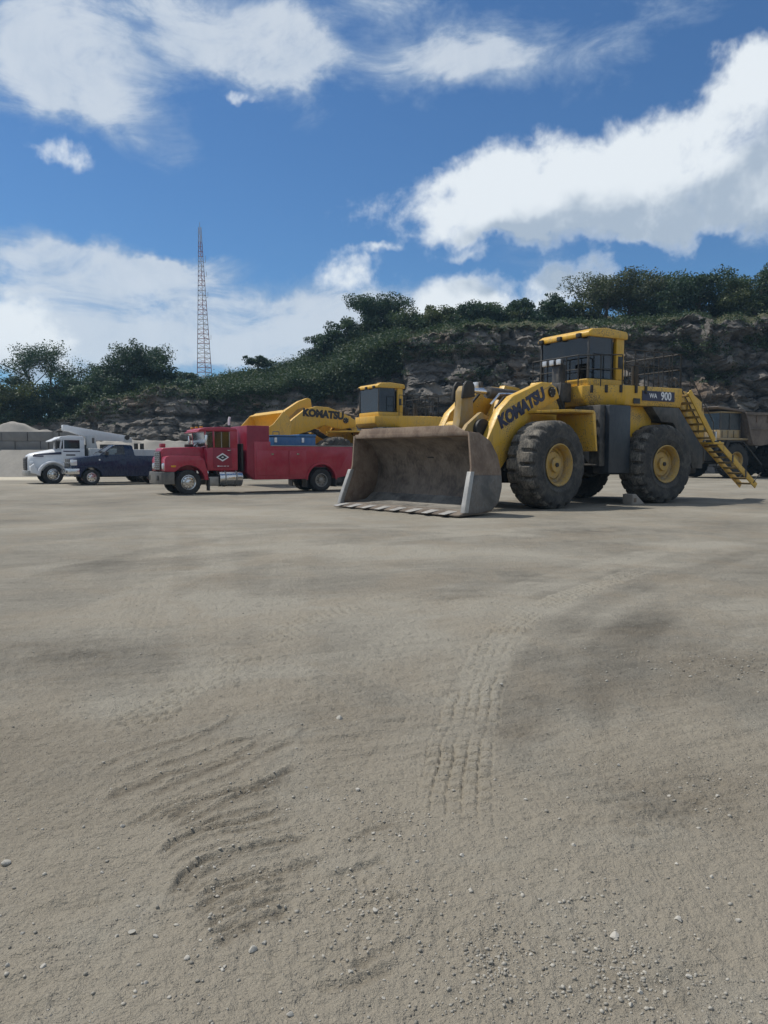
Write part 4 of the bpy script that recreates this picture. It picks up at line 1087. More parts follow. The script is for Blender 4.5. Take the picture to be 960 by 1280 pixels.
        FR(G().prism([(4.25, 4.45), (4.7, 4.30), (5.25, 3.75), (4.95, 3.75), (4.4, 4.1)], .621, .66)).build('bell_crank_recess', 'yellow_old', root, .01)
        FR(G().cyl((3.9, 0, 4.55), (1.2, 0, 3.8), .17, n=16)).build('tilt_cylinder', 'dark', root)
        FR(G().cyl((5.8, .4, 2.9), (6.6, .4, 2.9), .16, n=12)).build('tilt_link', Y, root)
        for s in (1, -1):
            FR(G().cyl((1.5, s * .5, 2.0), (3.8, s * .95, 3.1), .15, n=14)).build('lift_cylinder', 'dark', root)
    # front fenders over the tyres
    for s in (1, -1):
        pl = [(1.24, s * 1.0), (1.24, s * 2.44), (2.35, s * 2.36), (3.05, s * 1.60), (3.05, s * 1.0)]
        ft = G().plan(pl, 3.02, 3.10)
        for q in range(len(ft.v)):
            x, y, z = ft.v[q]; ft.v[q] = (x, y, z - .05 * max(0, x - 2.4))
        FR(ft).build('front_fender', Y, root, .015)
        FR(G().prism([(1.24, 3.10), (1.32, 2.96), (1.10, 1.80), (1.02, 1.80), (1.16, 3.02)], s * 1.0, s * 2.44)).build('fender_flap', Y, root, .015)
        FR(G().prism([(1.0, 1.6), (1.28, 2.95), (1.1, 3.0), (.7, 2.2), (.7, 1.4)], s * 1.0, s * 1.9)).build('fender_wall', 'dark', root, .015)
    # deck with angled front corners
    deck = [(-.10, -1.35), (-.10, 1.15), (-1.28, 1.98), (-4.15, 1.98), (-4.15, -1.98), (-1.28, -1.98)]
    d = G(); k = len(deck)
    low = [(x - (.25 if i in (0, 1) else 0), y * .97) for i, (x, y) in enumerate(deck)]
    d.add([(x, y, 3.38) for x, y in low] + [(x, y, 3.62) for x, y in deck] + [(x, y, 4.05) for x, y in deck],
          [tuple(range(k - 1, -1, -1)), tuple(range(2 * k, 3 * k))] + [(i, (i + 1) % k, (i + 1) % k + k, i + k) for i in range(k)] + [(i + k, (i + 1) % k + k, (i + 1) % k + 2 * k, i + 2 * k) for i in range(k)])
    d.build('deck', Y, root, .03)
    # side tank and shadowed side panels under the deck
    for s in (1, -1):
        G().bx(-1.47, -.45, s * 1.35, s * 2.08, 1.05, 3.36).build('tank', 'slate', root, .05)
        G().bx(-.46, -.20, s * .7, s * 1.9, 1.30, 3.36).build('step_housing', 'black', root, .03)
        for i in range(4): G().bar((-.18, s * 1.15, 1.35 + .5 * i), (-.18, s * 1.8, 1.35 + .5 * i), .12, .05).build('step', 'black', root, .01)
        G().bx(-3.0, -1.5, s * 1.30, s * 1.62, 2.3, 3.37).build('side_panel', Y, root, .02)
        G().prism([(-2.55, 3.36), (-3.95, 3.36), (-5.30, 1.95), (-5.30, 1.20), (-4.75, 1.20), (-4.45, 2.0), (-3.65, 2.82), (-3.05, 2.85)], s * 1.45, s * 2.02).build('rear_fender', 'black', root, .02)
    # engine hood and counterweight
    hood = [(-2.1, 3.0), (-2.1, 4.10), (-4.6, 4.10), (-5.35, 3.98), (-5.85, 3.72), (-6.05, 3.2), (-6.10, 2.1), (-5.6, 1.5), (-4.6, 1.5)]
    G().prism(hood, -1.42, 1.42).build('engine_hood', Y, root, .06, 3)
    G().bx(-6.32, -6.11, -1.3, 1.3, 1.35, 3.2).build('rear_grille', 'black', root, .03)
    for i in range(6):
        G().bx(-6.35, -6.325, -1.15, 1.15, 1.55 + .26 * i, 1.62 + .26 * i).build('grille_slat', 'black', root)
    G().bx(-5.9, -4.3, -1.3, 1.3, 1.0, 1.48).build('counterweight', 'dark', root, .06)
    if not second:
        st = G().bx(-3.72, -2.08, 1.985, 2.0, 3.56, 3.90).build('model_sticker', 'letter_navy', root)
        text_part('lettering', 'WA', 'letter_white', st, (-2.62, 2.001, 3.73), (-1, 0, 0), (0, 0, 1), .22, .004, .004)
        text_part('lettering', '900', 'letter_white', st, (-3.28, 2.001, 3.73), (-1, 0, 0), (0, 0, 1), .40, .004, .008, .9)
        G().bx(-1.98, -1.66, 1.985, 1.998, 3.44, 3.62).build('warning_sticker', 'letter_black', root)
    for s in (1, -1):
        for i in range(3):
            hp = G().bx(-2.95 - .95 * i, -2.05 - .95 * i - .08, s * 1.425, s * 1.445, 3.06, 3.34 if i < 2 else 3.9).build('hood_door', Y, root, .008)
        for i in range(5): G().bx(-5.8, -4.95, s * 1.425, s * 1.44, 2.35 + .17 * i, 2.43 + .17 * i).build('louvre', 'black', root, .004)
        G().tube([(-1.55, s * 1.0, 2.2), (-1.3, s * 1.25, 1.2), (-.6, s * 1.15, .95), (.3, s * .8, 1.3), (1.0, s * .78, 1.7)], .05, 8).build('hydraulic_hose', 'dark', root)
        FR(G().tube([(1.6, s * .9, 2.3), (2.4, s * 1.28, 2.45), (3.3, s * 1.27, 2.2), (4.2, s * 1.27, 1.2)], .03, 6)).build('grease_line', 'dark', root)
        FR(G().cyl((1.9, s * 1.24, 3.72), (1.9, s * 1.30, 3.72), .17, n=20)).build('pivot_pin', 'dark', root, .015)
        for i in range(6):
            t = 2 * math.pi * i / 6; FR(G().cyl((1.9 + .13 * math.cos(t), s * 1.30, 3.72 + .13 * math.sin(t)), (1.9 + .13 * math.cos(t), s * 1.32, 3.72 + .13 * math.sin(t)), .02, n=6)).build('bolt', 'steel', root)
    # exhaust, air cleaner
    G().cyl((-3.4, .45, 4.08), (-3.4, .45, 4.95), .13, n=16).build('exhaust_stack', 'dark', root)
    G().cyl((-3.2, -.55, 4.08), (-3.2, -.55, 4.75), .24, n=18).build('air_cleaner', 'dark', root, .02)
    # cab
    x0, x1, yc = -.32, -2.0, 1.22
    cabm = Y
    G().bx(x1, x0 + .02, -yc, yc, 4.05, 4.30).build('cab_base', cabm, root, .03)
    flr = G().bx(x1 + .05, x0 - .05, -yc + .05, yc - .05, 4.305, 4.32).build('cab_floor', 'seat', root)
    roof = [(x0 + .10, 5.72), (x0 + .10, 5.86), (x0 - .1, 5.98), (-1.1, 6.05), (x1 - .05, 5.98), (x1 - .12, 5.90), (x1 - .12, 5.72)]
    rf = G().prism(roof, -yc - .06, yc + .06).build('cab_roof', cabm, root, .04)
    for s in (1, -1):
        G().bar((x0, s * (yc - .04), 4.3), (x0 - .02, s * (yc - .04), 5.73), .07, .07, (0, 1, 0)).build('pillar', 'black', root, .01)
        G().bx(x1, x1 + .38, s * (yc - .16), s * yc, 4.3, 5.73).build('rear_pillar', cabm, root, .025)
        G().bx(-1.44, -1.38, s * (yc - .07), s * (yc - .01), 4.3, 5.73).build('pillar', 'black', root, .01)
        G().bx(x0 - .04, -1.38, s * (yc - .035), s * (yc - .02), 4.32, 5.72).build('side_window', 'glass', root)
        G().bx(x1 + .10, x1 + .30, s * yc + s * .001, s * (yc + .012), 4.72, 5.12).build('pillar_window', 'letter_black', root, .004)
    G().bx(x0 - .03, x0 - .015, -yc + .08, yc - .08, 4.32, 5.72).build('windscreen', 'glass', root)
    G().bx(x1 + .1, x1 + .12, -yc + .16, yc - .16, 4.6, 5.6).build('rear_window', 'glass', root)
    G().bx(x1 + .02, x1 + .1, -yc + .16, yc - .16, 4.3, 4.6).build('rear_wall', cabm, root)
    s_ = G().bx(-1.55, -1.0, -.3, .3, 4.42, 4.72).bx(-1.65, -1.5, -.28, .28, 4.7, 5.4); s_.build('seat', 'seat', root, .05)
    G().bar((-.75, 0, 4.3), (-.62, 0, 4.95), .08, .08).build('steering_column', 'seat', root, .01)
    for i, y in enumerate((-1.05, -.1, .85)):
        G().bx(x0 + .06, x0 + .19, y - .1, y + .1, 5.70, 5.85).build('roof_lamp', 'dark', root, .02)
    if second:
        G().bx(-1.5, -1.0, -.25, .3, 6.03, 6.14).build('roof_box', 'rim', root, .03)
    # handrails
    def rail(pts, h, name='handrail', mid=True, pr=.021):
        for (x, y, z) in pts:
            G().cyl((x, y, z), (x, y, z + h), pr, n=6).build('rail_post', 'dark', root)
        G().tube([(x, y, z + h) for x, y, z in pts], pr, 6).build(name, 'dark', root)
        if mid: G().tube([(x, y, z + h * .55) for x, y, z in pts], pr * .8, 6).build('mid_rail', 'dark', root)
    for s in (1, -1):
        rail([(-1.3 - .47 * i, s * 1.93, 4.05) for i in range(7)], 1.22)
    rail([(-4.1, -1.93 + .48 * i, 4.05) for i in range(9)], 1.22)
    if not second:
        rail([(.02, -1.25 + .58 * i, 4.02) for i in range(5)] + [(-.6, 1.50, 4.02), (-1.2, 1.90, 4.02)], 1.05)
        # brackets where the posts meet the deck
        for x, y in [(-.35, 1.34), (-.75, 1.62), (-1.15, 1.9), (-1.77, 2.0), (-2.25, 2.0)]:
            G().bx(x - .05, x + .05, y - .03, y + .03, 3.80, 4.06).build('post_bracket', 'dark', root, .01)
        # lamp bar in front of the cab
        G().bar((.42, -.20, 4.85), (.42, .75, 4.85), .09, .18).build('lamp_bar', 'black', root, .02)
        for y in (-.08, .28, .62):
            G().bx(.47, .53, y - .10, y + .10, 4.76, 4.95).build('work_lamp', 'lens', root, .02)
        G().bx(.10, .42, .20, .55, 3.2, 4.8).build('lamp_mast', 'black', root, .03)
        G().bx(.0, .55, .05, .75, 3.5, 4.15).build('front_step_box', 'black', root, .05)
        for i in range(3): G().tube([(.5, .75 - .2 * i, 4.15), (.7, .9 - .2 * i, 3.7), (.45, .9 - .15 * i, 3.2)], .035, 6).build('hose', 'dark', root)
        for i in range(3): FR(G().bx(2.6, 2.75, -1.45 - .26 * i, -1.28 - .26 * i, 3.98, 4.18)).build('headlamp', 'lens', root, .02)
        FR(G().bx(2.5, 2.62, -2.1, -1.2, 3.9, 4.2)).build('headlamp_bracket', 'black', root, .02)
        FR(G().bar((2.55, -1.6, 3.0), (2.55, -1.6, 3.95), .08, .08)).build('headlamp_post', 'black', root)
        # upper stair and swing-down lower stair at the rear
        def stair(p0, p1, y0, y1, n, name, rails):
            p0, p1 = Vector(p0), Vector(p1); d = (p1 - p0)
            for y in (y0, y1):
                G().bar((p0.x, y, p0.z), (p1.x, y, p1.z), .05, .22, (0, 1, 0) if False else (0, 0, 1)).build(name, 'yellow', root, .012)
            for i in range(n):
                q = p0 + d * ((i + .5) / n)
                G().bx(q.x - .15, q.x + .15, y0 + .03, y1 - .03, q.z - .05, q.z + .02).build('stair_tread', 'yellow_old', root, .008)
            if rails:
                for y in (y0, y1):
                    for t in (.05, .5, .95):
                        q = p0 + d * t; G().cyl((q.x, y, q.z), (q.x, y, q.z + .6), .018, n=6).build('stair_rail_post', 'black', root)
                    G().tube([(p0.x + d.x * .05, y, p0.z + d.z * .05 + .6), (p0.x + d.x * .95, y, p0.z + d.z * .95 + .6)], .02, 6).build('stair_rail', 'black', root)
        stair((-4.3, 0, 3.95), (-5.75, 0, 2.20), 1.50, 2.15, 7, 'stair_stringer', True)
        G().prism([(-4.35, 4.04), (-5.35, 3.96), (-5.9, 3.66), (-6.06, 3.1), (-6.06, 2.25), (-5.75, 2.22)], 1.425, 1.47).build('stair_guard', 'yellow', root, .01)
        G().bx(-6.25, -5.65, 1.48, 2.2, 2.08, 2.16).build('stair_landing', 'yellow', root, .015)
        stair((-6.0, 0, 2.12), (-8.30, 0, .50), 1.50, 2.15, 8, 'lower_stringer', False)
        for y in (1.47, 2.18):
            for t in (.35, .7): G().bar((-6.0 - 2.3 * t, y, 2.12 - 1.62 * t - .14), (-6.0 - 2.3 * t, y, 2.12 - 1.62 * t + .14), .03, .07).build('stair_clamp', 'black', root)
            G().tube([(-8.1, y, .62), (-8.30, y, .85), (-8.55, y, 1.0)], .02, 6).build('grab_handle', 'dark', root)
        for (xa, za, xb, zb) in ((-4.6, 4.0, -5.9, 2.6), (-5.0, 4.0, -6.0, 3.0)):
            G().bar((xa, 1.44, za), (xb, 1.44, zb), .04, .05).build('stair_brace', 'black', root)
        for y in (1.35, 2.05): G().bx(-5.92, -5.86, y - .07, y + .07, 2.2, 2.55).build('tail_lamp', 'lens', root, .01)
        FRp = FR
        bucket_parts(root, FR, lambda p: p, ('bucket_floor', 'bucket'), 'rust', 'rust', True)
    else:
        c, s = math.cos(R_(42)), math.sin(R_(42))
        def pl(p):
            x, z = p[0] - 6.0, p[2] - .7
            return (6.55 + x * c - z * s, p[1], 2.15 + x * s + z * c)
        bucket_parts(root, FR, pl, (Y, Y), Y, Y, False)
        for i in range(2): G().tube([(2.6, .5 + .2 * i, 3.1), (2.2, .75 + .2 * i, 3.55), (1.4, .7 + .2 * i, 3.2), (.8, .6, 2.5)], .07, 8).build('hose', 'dark', root)
    return root

L1 = loader((6.1, 27.4), 30, 10, False, 'big dusty yellow wheel loader with steel bucket lowered, nearest machine at right')
L2 = loader((-1.2, 46.9), 30, 0, True, 'cleaner yellow wheel loader with raised yellow bucket, parked behind the red truck')

# wheel chock in front of the rear tyre
def chock():
    c, s = math.cos(R_(210)), math.sin(R_(210)); lx, ly = -1.62, 2.12
    o = empty('wheel_chock', (6.1 + lx * c - ly * s, 27.4 + lx * s + ly * c, 0.0), R_(210), 'small pale wedge chock against the rear tyre of the big loader', 'wheel chock')
    G().prism([(.28, 0), (.28, .34), (.12, .36), (-.28, .04), (-.28, 0)], -.22, .22).build('wedge', 'chock', o, .012)
    G().bx(.10, .22, .225, .232, .08, .22).build('recess', 'rust', o)
chock()
# ------------------------------------------------------------------ road wheels
def road_wheel(parent, loc, rz, R=.53, wd=.28, rimmat='chrome', style='truck', proto=None):
    if proto is None:
        h = wd / 2; rr = R * .56
        prof = [(rr, -h * .8), (rr * 1.12, -h * .95), (R * .82, -h), (R * .95, -h * .9), (R, -h * .72), (R, -h * .25), (R - .012, -h * .2), (R - .012, h * .2), (R, h * .25), (R, h * .72), (R * .95, h * .9), (R * .82, h), (rr * 1.12, h * .95), (rr, h * .8)]
        def rad(i, j, r, y): return r - .012 if (r > R * .98 and i % 4 == 0) else r
        tyre = G().lathe(prof, 72, rad=rad).mesh('tyre', ang=40); tyre.materials.append(M['tyre_clean'])
        if style == 'truck':
            d = G().lathe([(rr * 1.06, h * .92), (rr * 1.0, h * .95), (rr * .92, h * .80), (rr * .80, h * .55), (rr * .62, h * .62), (rr * .42, h * .60), (rr * .40, h * 1.15), (rr * .30, h * 1.22), (.001, h * 1.24)], 40)
        elif style == 'dual':
            d = G().lathe([(rr * 1.06, h * .92), (rr * .98, h * .95), (rr * .90, h * .5), (rr * .80, h * .05), (rr * .55, -h * .05), (rr * .40, -h * .02), (rr * .38, h * .7), (rr * .28, h * .8), (.001, h * .82)], 40)
        else:
            d = G().lathe([(rr * 1.05, h * .90), (rr * .98, h * .92), (rr * .90, h * .60), (rr * .62, h * .62), (rr * .30, h * .72), (rr * .24, h * .82), (.001, h * .84)], 40)
        d = d.mesh('wheel', ang=30); d.materials.append(M[rimmat])
        hg = G()
        if style == 'pickup':
            for i in range(8):
                a = 2 * math.pi * (i + .5) / 8; hg.cyl((rr * .70 * math.cos(a), h * .60, rr * .70 * math.sin(a)), (rr * .70 * math.cos(a), h * .66, rr * .70 * math.sin(a)), rr * .13, n=8)
        else:
            for i in range(10):
                a = 2 * math.pi * i / 10; hg.cyl((rr * .66 * math.cos(a), h * .5, rr * .66 * math.sin(a)), (rr * .66 * math.cos(a), h * .655, rr * .66 * math.sin(a)), rr * .075, n=8)
        hm = hg.mesh('lug_nuts'); hm.materials.append(M['dark'])
        proto = (d, tyre, hm)
    w = link(bpy.data.objects.new('wheel', proto[0]), parent); w.location = loc; w.rotation_euler = (0, 0, rz)
    link(bpy.data.objects.new('tyre', proto[1]), w)
    b = link(bpy.data.objects.new('lug_nuts', proto[2]), w); b['kind'] = 'stuff'
    return proto

# ------------------------------------------------------------------ red service truck
def red_truck():
    C = (-8.86, 33.7)
    rt = empty('service_truck', (C[0], C[1], 0), R_(210), 'red long-nosed service truck with diamond emblem on its door', 'truck')
    p = None
    for s in (1, -1): p = road_wheel(rt, (0, s * .96, .53), 0 if s > 0 else math.pi, .54, .29, 'chrome', 'truck', p)
    q = None
    for s in (1, -1):
        q = road_wheel(rt, (-6.24, s * .95, .53), 0 if s > 0 else math.pi, .53, .27, 'steel', 'dual', q)
        road_wheel(rt, (-6.24, s * .62, .53), 0 if s > 0 else math.pi, proto=q)
    for s in (1, -1): G().bx(-8.0, 1.0, s * .36, s * .46, .62, .88).build('chassis_rail', 'dark', rt, .01)
    G().cyl((-6.24, -.9, .53), (-6.24, .9, .53), .12, n=14).build('rear_axle', 'dark', rt)
    G().cyl((0, -.9, .50), (0, .9, .50), .09, n=12).build('front_axle', 'dark', rt)
    # hood, grille, bumper
    hood = [(.98, 1.02), (1.0, 1.9), (.95, 1.99), (.5, 2.02), (-.86, 2.05), (-.86, 1.02)]
    hd = G().prism(hood, -.62, .62, lambda x, z: (.88 if x > .4 else 1.0) * (1.0 if z < 1.95 else .92)).build('hood', 'red', rt, .06, 3)
    gr = G().bx(1.0, 1.05, -.44, .44, 1.05, 1.86).build('grille', 'grille', rt, .02)
    for i in range(9): G().bx(1.05, 1.066, -.42, .42, 1.09 + .085 * i, 1.125 + .085 * i).build('grille_bar', 'chrome', gr)
    G().bx(.70, .92, -.12, .10, 2.02, 2.19).build('hood_lamp', 'red', rt, .02)
    for s in (1, -1):
        # fender with wheel opening
        outer = [(1.0, 1.0), (1.0, 1.50), (.95, 1.62), (.80, 1.66), (.1, 1.66), (-.50, 1.63), (-.68, 1.50), (-.82, 1.0), (-.86, .62), (-.72, .62)]
        op = arc_pts(0, .56, .70, 175, 40, 12)
        fd = G().prism(outer + op + [(.62, .98)], s * .52, s * 1.12).build('fender', 'red', rt, .05, 3)
        G().bx(.96, 1.03, s * .66, s * 1.0, 1.08, 1.36).build('headlamp', 'chrome', fd, .03)
        G().bx(1.03, 1.045, s * .70, s * .96, 1.12, 1.32).build('headlamp_lens', 'lens', fd, .02)
        G().bx(.55, .75, s * 1.12, s * 1.135, 1.18, 1.26).build('side_marker', 'amber', fd, .004)
    b = G().plan([(1.12, -1.0), (1.22, -.75), (1.22, .75), (1.12, 1.0), (.62, 1.16), (.62, 1.10), (1.02, .92), (1.12, .7), (1.12, -.7), (1.02, -.92), (.62, -1.10), (.62, -1.16)], .46, .98).build('bumper', 'dull', rt, .02)
    for s in (1, -1): G().bx(1.16, 1.235, s * .55, s * .80, .62, .84).build('tow_hook', 'dark', b, .02)
    # cab shell
    G().prism([(-.84, 1.02), (-.84, 2.02), (-2.22, 2.02), (-2.22, 1.02)], -1.0, 1.0).build('cab_body', 'red', rt, .035)
    roof = [(-.50, 2.74), (-.52, 2.80), (-.80, 2.88), (-1.5, 2.92), (-2.15, 2.88), (-2.22, 2.80), (-2.22, 2.72), (-.9, 2.72)]
    rf = G().prism(roof, -.98, .98).build('cab_roof', 'red', rt, .03)
    G().prism([(-.42, 2.66), (-.40, 2.70), (-.80, 2.84), (-.86, 2.80)], -.95, .95).build('sun_visor', 'red', rf, .01)
    for y in (-.7, 0, .7): G().bx(-.75, -.63, y - .06, y + .06, 2.87, 2.94).build('roof_marker', 'amber', rf, .01)
    for s in (1, -1):
        G().bar((-.84, s * .95, 2.0), (-.78, s * .93, 2.74), .07, .07, (0, 1, 0)).build('windscreen_pillar', 'red', rt, .01)
        G().bar((-1.16, s * .97, 2.0), (-1.14, s * .95, 2.73), .07, .06, (0, 1, 0)).build('door_pillar', 'red', rt, .01)
        G().bx(-2.22, -1.88, s * .88, s * .985, 2.0, 2.74).build('rear_pillar', 'red', rt, .02)
        G().bx(-1.11, -.86, s * .935, s * .945, 2.03, 2.70).build('quarter_window', 'glass_clear', rt)
        dr = G().prism([(-1.10, 1.12), (-1.10, 2.0), (-1.92, 2.0), (-1.96, 1.12)], s * 1.0, s * 1.022).build('door', 'maroon', rt, .008)
        G().bx(-1.86, -1.16, s * .95, s * .96, 2.03, 2.70).build('door_window', 'glass', dr)
        for x in (-1.17, -1.50, -1.86): G().bx(x - .018, x + .018, s * .955, s * .975, 2.02, 2.71).build('window_frame', 'steel', dr)
        G().bx(-1.88, -1.74, s * 1.022, s * 1.045, 1.88, 1.92).build('door_handle', 'chrome', dr, .005)
        G().tube([(-.95, s * 1.0, 2.62), (-.72, s * 1.28, 2.62), (-.72, s * 1.28, 2.05), (-.9, s * 1.0, 2.0)], .014, 6).build('mirror_arm', 'steel', rt)
        G().bx(-.76, -.68, s * 1.18, s * 1.36, 2.12, 2.56).build('mirror', 'chrome', rt, .02)
        # diamond emblem: white outline round a dark heart
        cx, cz = -1.52, 1.60; y = 1.024
        dm = lambda a, b_: [(cx + a, cz), (cx, cz + b_), (cx - a, cz), (cx, cz - b_)]
        em = G().prism(dm(.29, .185), s * y, s * (y + .004)).build('emblem', 'letter_white', dr)
        G().prism(dm(.205, .115), s * (y + .005), s * (y + .008)).build('emblem_heart', 'letter_black', em)
        G().prism(dm(.07, .035), s * (y + .009), s * (y + .011)).build('emblem_mark', 'letter_white', em)
        for x, w, h_ in ((-1.33, .09, .045), (-1.46, .13, .022), (-1.62, .12, .022), (-1.76, .08, .022)):
            G().bx(x - w / 2, x + w / 2, s * y, s * (y + .003), 1.215 - h_ / 2, 1.215 + h_ / 2).build('door_marking', 'letter_white', dr)
    G().add([(-.80, -.9, 2.04), (-.80, .9, 2.04), (-.75, .88, 2.72), (-.75, -.88, 2.72)], [(0, 1, 2, 3)]).build('windscreen', 'glass_clear', rt)
    G().bx(-2.21, -2.16, -.88, .88, 2.0, 2.72).build('rear_wall', 'seat', rt)
    G().bx(-2.0, -1.5, .2, .75, 1.95, 2.3).bx(-2.05, -1.93, .2, .75, 2.2, 2.62).build('seat', 'seat', rt, .04)
    ring = [(-1.18 + .08 * math.sin(t) , .48 + .22 * math.cos(t), 2.18 + .17 * math.sin(t)) for t in [2 * math.pi * i / 20 for i in range(21)]]
    G().tube(ring, .015, 6).build('steering_wheel', 'seat', rt)
    G().cyl((-.50, -.55, 2.05), (-.50, -.55, 2.18), .20, n=20).build('air_intake', 'dark', rt, .03)
    G().tube([(-.45, .45, 2.06), (-.55, .62, 2.2), (-.75, .75, 2.1)], .03, 6).build('wiper_hose', 'dark', rt)
    # exhaust stack and running gear
    G().cyl((-2.30, -.35, .9), (-2.30, -.35, 3.05), .06, n=12).build('exhaust_stack', 'dark', rt)
    G().tube([(-2.30, -.35, 3.05), (-2.30, -.35, 3.3), (-2.34, -.35, 3.42)], .055, 12).build('exhaust_tip', 'letter_white', rt)
    for s in (1, -1):
        t = G().cyl((-1.36, s * .80, .68), (-2.40, s * .80, .68), .36, n=30).build('fuel_tank', 'chrome', rt, .015)
        for x in (-1.62, -2.12): G().lathe([(.363, -.03), (.37, -.03), (.37, .03), (.363, .03)], 30).build('tank_strap', 'steel', t, xf=Matrix.Translation((x, s * .80, .68)) @ Matrix.Rotation(R_(90), 4, 'Z'))
        G().bx(-1.32, -.88, s * .60, s * 1.08, .36, .76).build('step_box', 'steel', rt, .02)
        G().bx(-.92, -.86, s * .78, s * 1.10, .16, .70).build('mud_flap', 'black', rt)
        G().bx(-5.52, -5.48, s * .55, s * 1.08, .22, .80).build('mud_flap', 'black', rt)
        G().bx(-7.02, -6.98, s * .55, s * 1.08, .22, .80).build('mud_flap', 'black', rt)
    G().bx(-2.52, -2.42, -.5, .9, 1.0, 2.2).build('hose_rack', 'dark', rt, .02)
    # service body
    G().prism([(-2.62, .90), (-2.62, 3.0), (-3.68, 3.0), (-3.68, .62), (-2.90, .62)], -1.06, 1.06).build('tall_locker', 'maroon', rt, .025)
    for s in (1, -1):
        body = [(-2.95, .60), (-2.95, 2.30), (-3.72, 2.30), (-3.72, 2.10), (-7.86, 2.10), (-7.90, .80), (-6.98, .66)] + [(-6.24 + r[0], r[1]) for r in arc_pts(0, .56, .72, 8, 172, 16)][::1][::-1][::-1]
        arc = [(-6.24 + .72 * math.cos(R_(a)), .56 + .70 * math.sin(R_(a))) for a in range(176, 3, -12)]
        body = [(-2.95, .60), (-2.95, 2.30), (-3.72, 2.30), (-3.72, 2.10), (-7.86, 2.10), (-7.90, .78), (-6.98, .62)] + arc + [(-5.50, .60)]
        sd = G().prism(body, s * .68, s * 1.10).build('side_bins', 'red', rt, .03)
        # flare round the wheel opening
        o_ = [(-6.24 + .80 * math.cos(R_(a)), .56 + .80 * math.sin(R_(a))) for a in range(0, 181, 12)]
        i_ = [(-6.24 + .71 * math.cos(R_(a)), .56 + .71 * math.sin(R_(a))) for a in range(180, -1, -12)]
        G().prism(o_ + i_, s * 1.101, s * 1.14).build('wheel_flare', 'red', sd, .012)
        G().bx(-7.9, -3.74, s * .66, s * 1.12, 2.102, 2.135).build('top_rail', 'steel', sd, .008)
        for x0, x1 in ((-4.55, -3.05), (-5.45, -4.62)):
            g = G().prism([(x0, .78), (x0, 1.9), (x1, 1.9), (x1, .78)], s * 1.1, s * 1.125).build('bin_door', 'red', sd, .008)
            G().bx((x0 + x1) / 2 - .06, (x0 + x1) / 2 + .06, s * 1.125, s * 1.14, 1.70, 1.78).build('latch', 'chrome', g)
        G().bx(-7.98, -7.902, s * .92, s * 1.09, 1.0, 1.80).build('corner_reflector', 'amber', rt, .01)
    G().bx(-7.88, -3.7, -.675, .675, 1.0, 1.12).build('bed_floor', 'dark', rt)
    G().bx(-7.9, -7.84, -.675, .675, 1.0, 1.75).build('tailgate', 'maroon', rt, .01)
    G().bx(-8.25, -7.9, -1.05, 1.05, .72, .98).build('rear_bumper', 'red', rt, .03)
    # blue machine in the bed
    bb = empty('tool_chest', (C[0], C[1], 0), R_(210), 'dusty blue steel chest riding in the red truck bed', 'tool chest')
    G().bx(-6.2, -4.1, -.60, .55, 1.125, 2.54).build('chest_body', 'blue', bb, .03)
    G().bx(-6.22, -5.35, -.62, .57, 2.55, 2.66).build('lid', 'blue', bb, .02)
    G().bx(-5.28, -4.08, -.62, .57, 2.55, 2.62).build('lid', 'blue', bb, .02)
    for x in (-4.15, -5.5): G().bx(x - .09, x + .03, .572, .60, 2.28, 2.5).build('clasp', 'letter_white', bb, .01)
    G().tube([(-4.2, .2, 2.6), (-4.2, .2, 2.78), (-4.5, .2, 2.78), (-4.5, .2, 2.6)], .025, 8).build('lifting_eye', 'worn_steel', bb)
    return rt
red_truck()

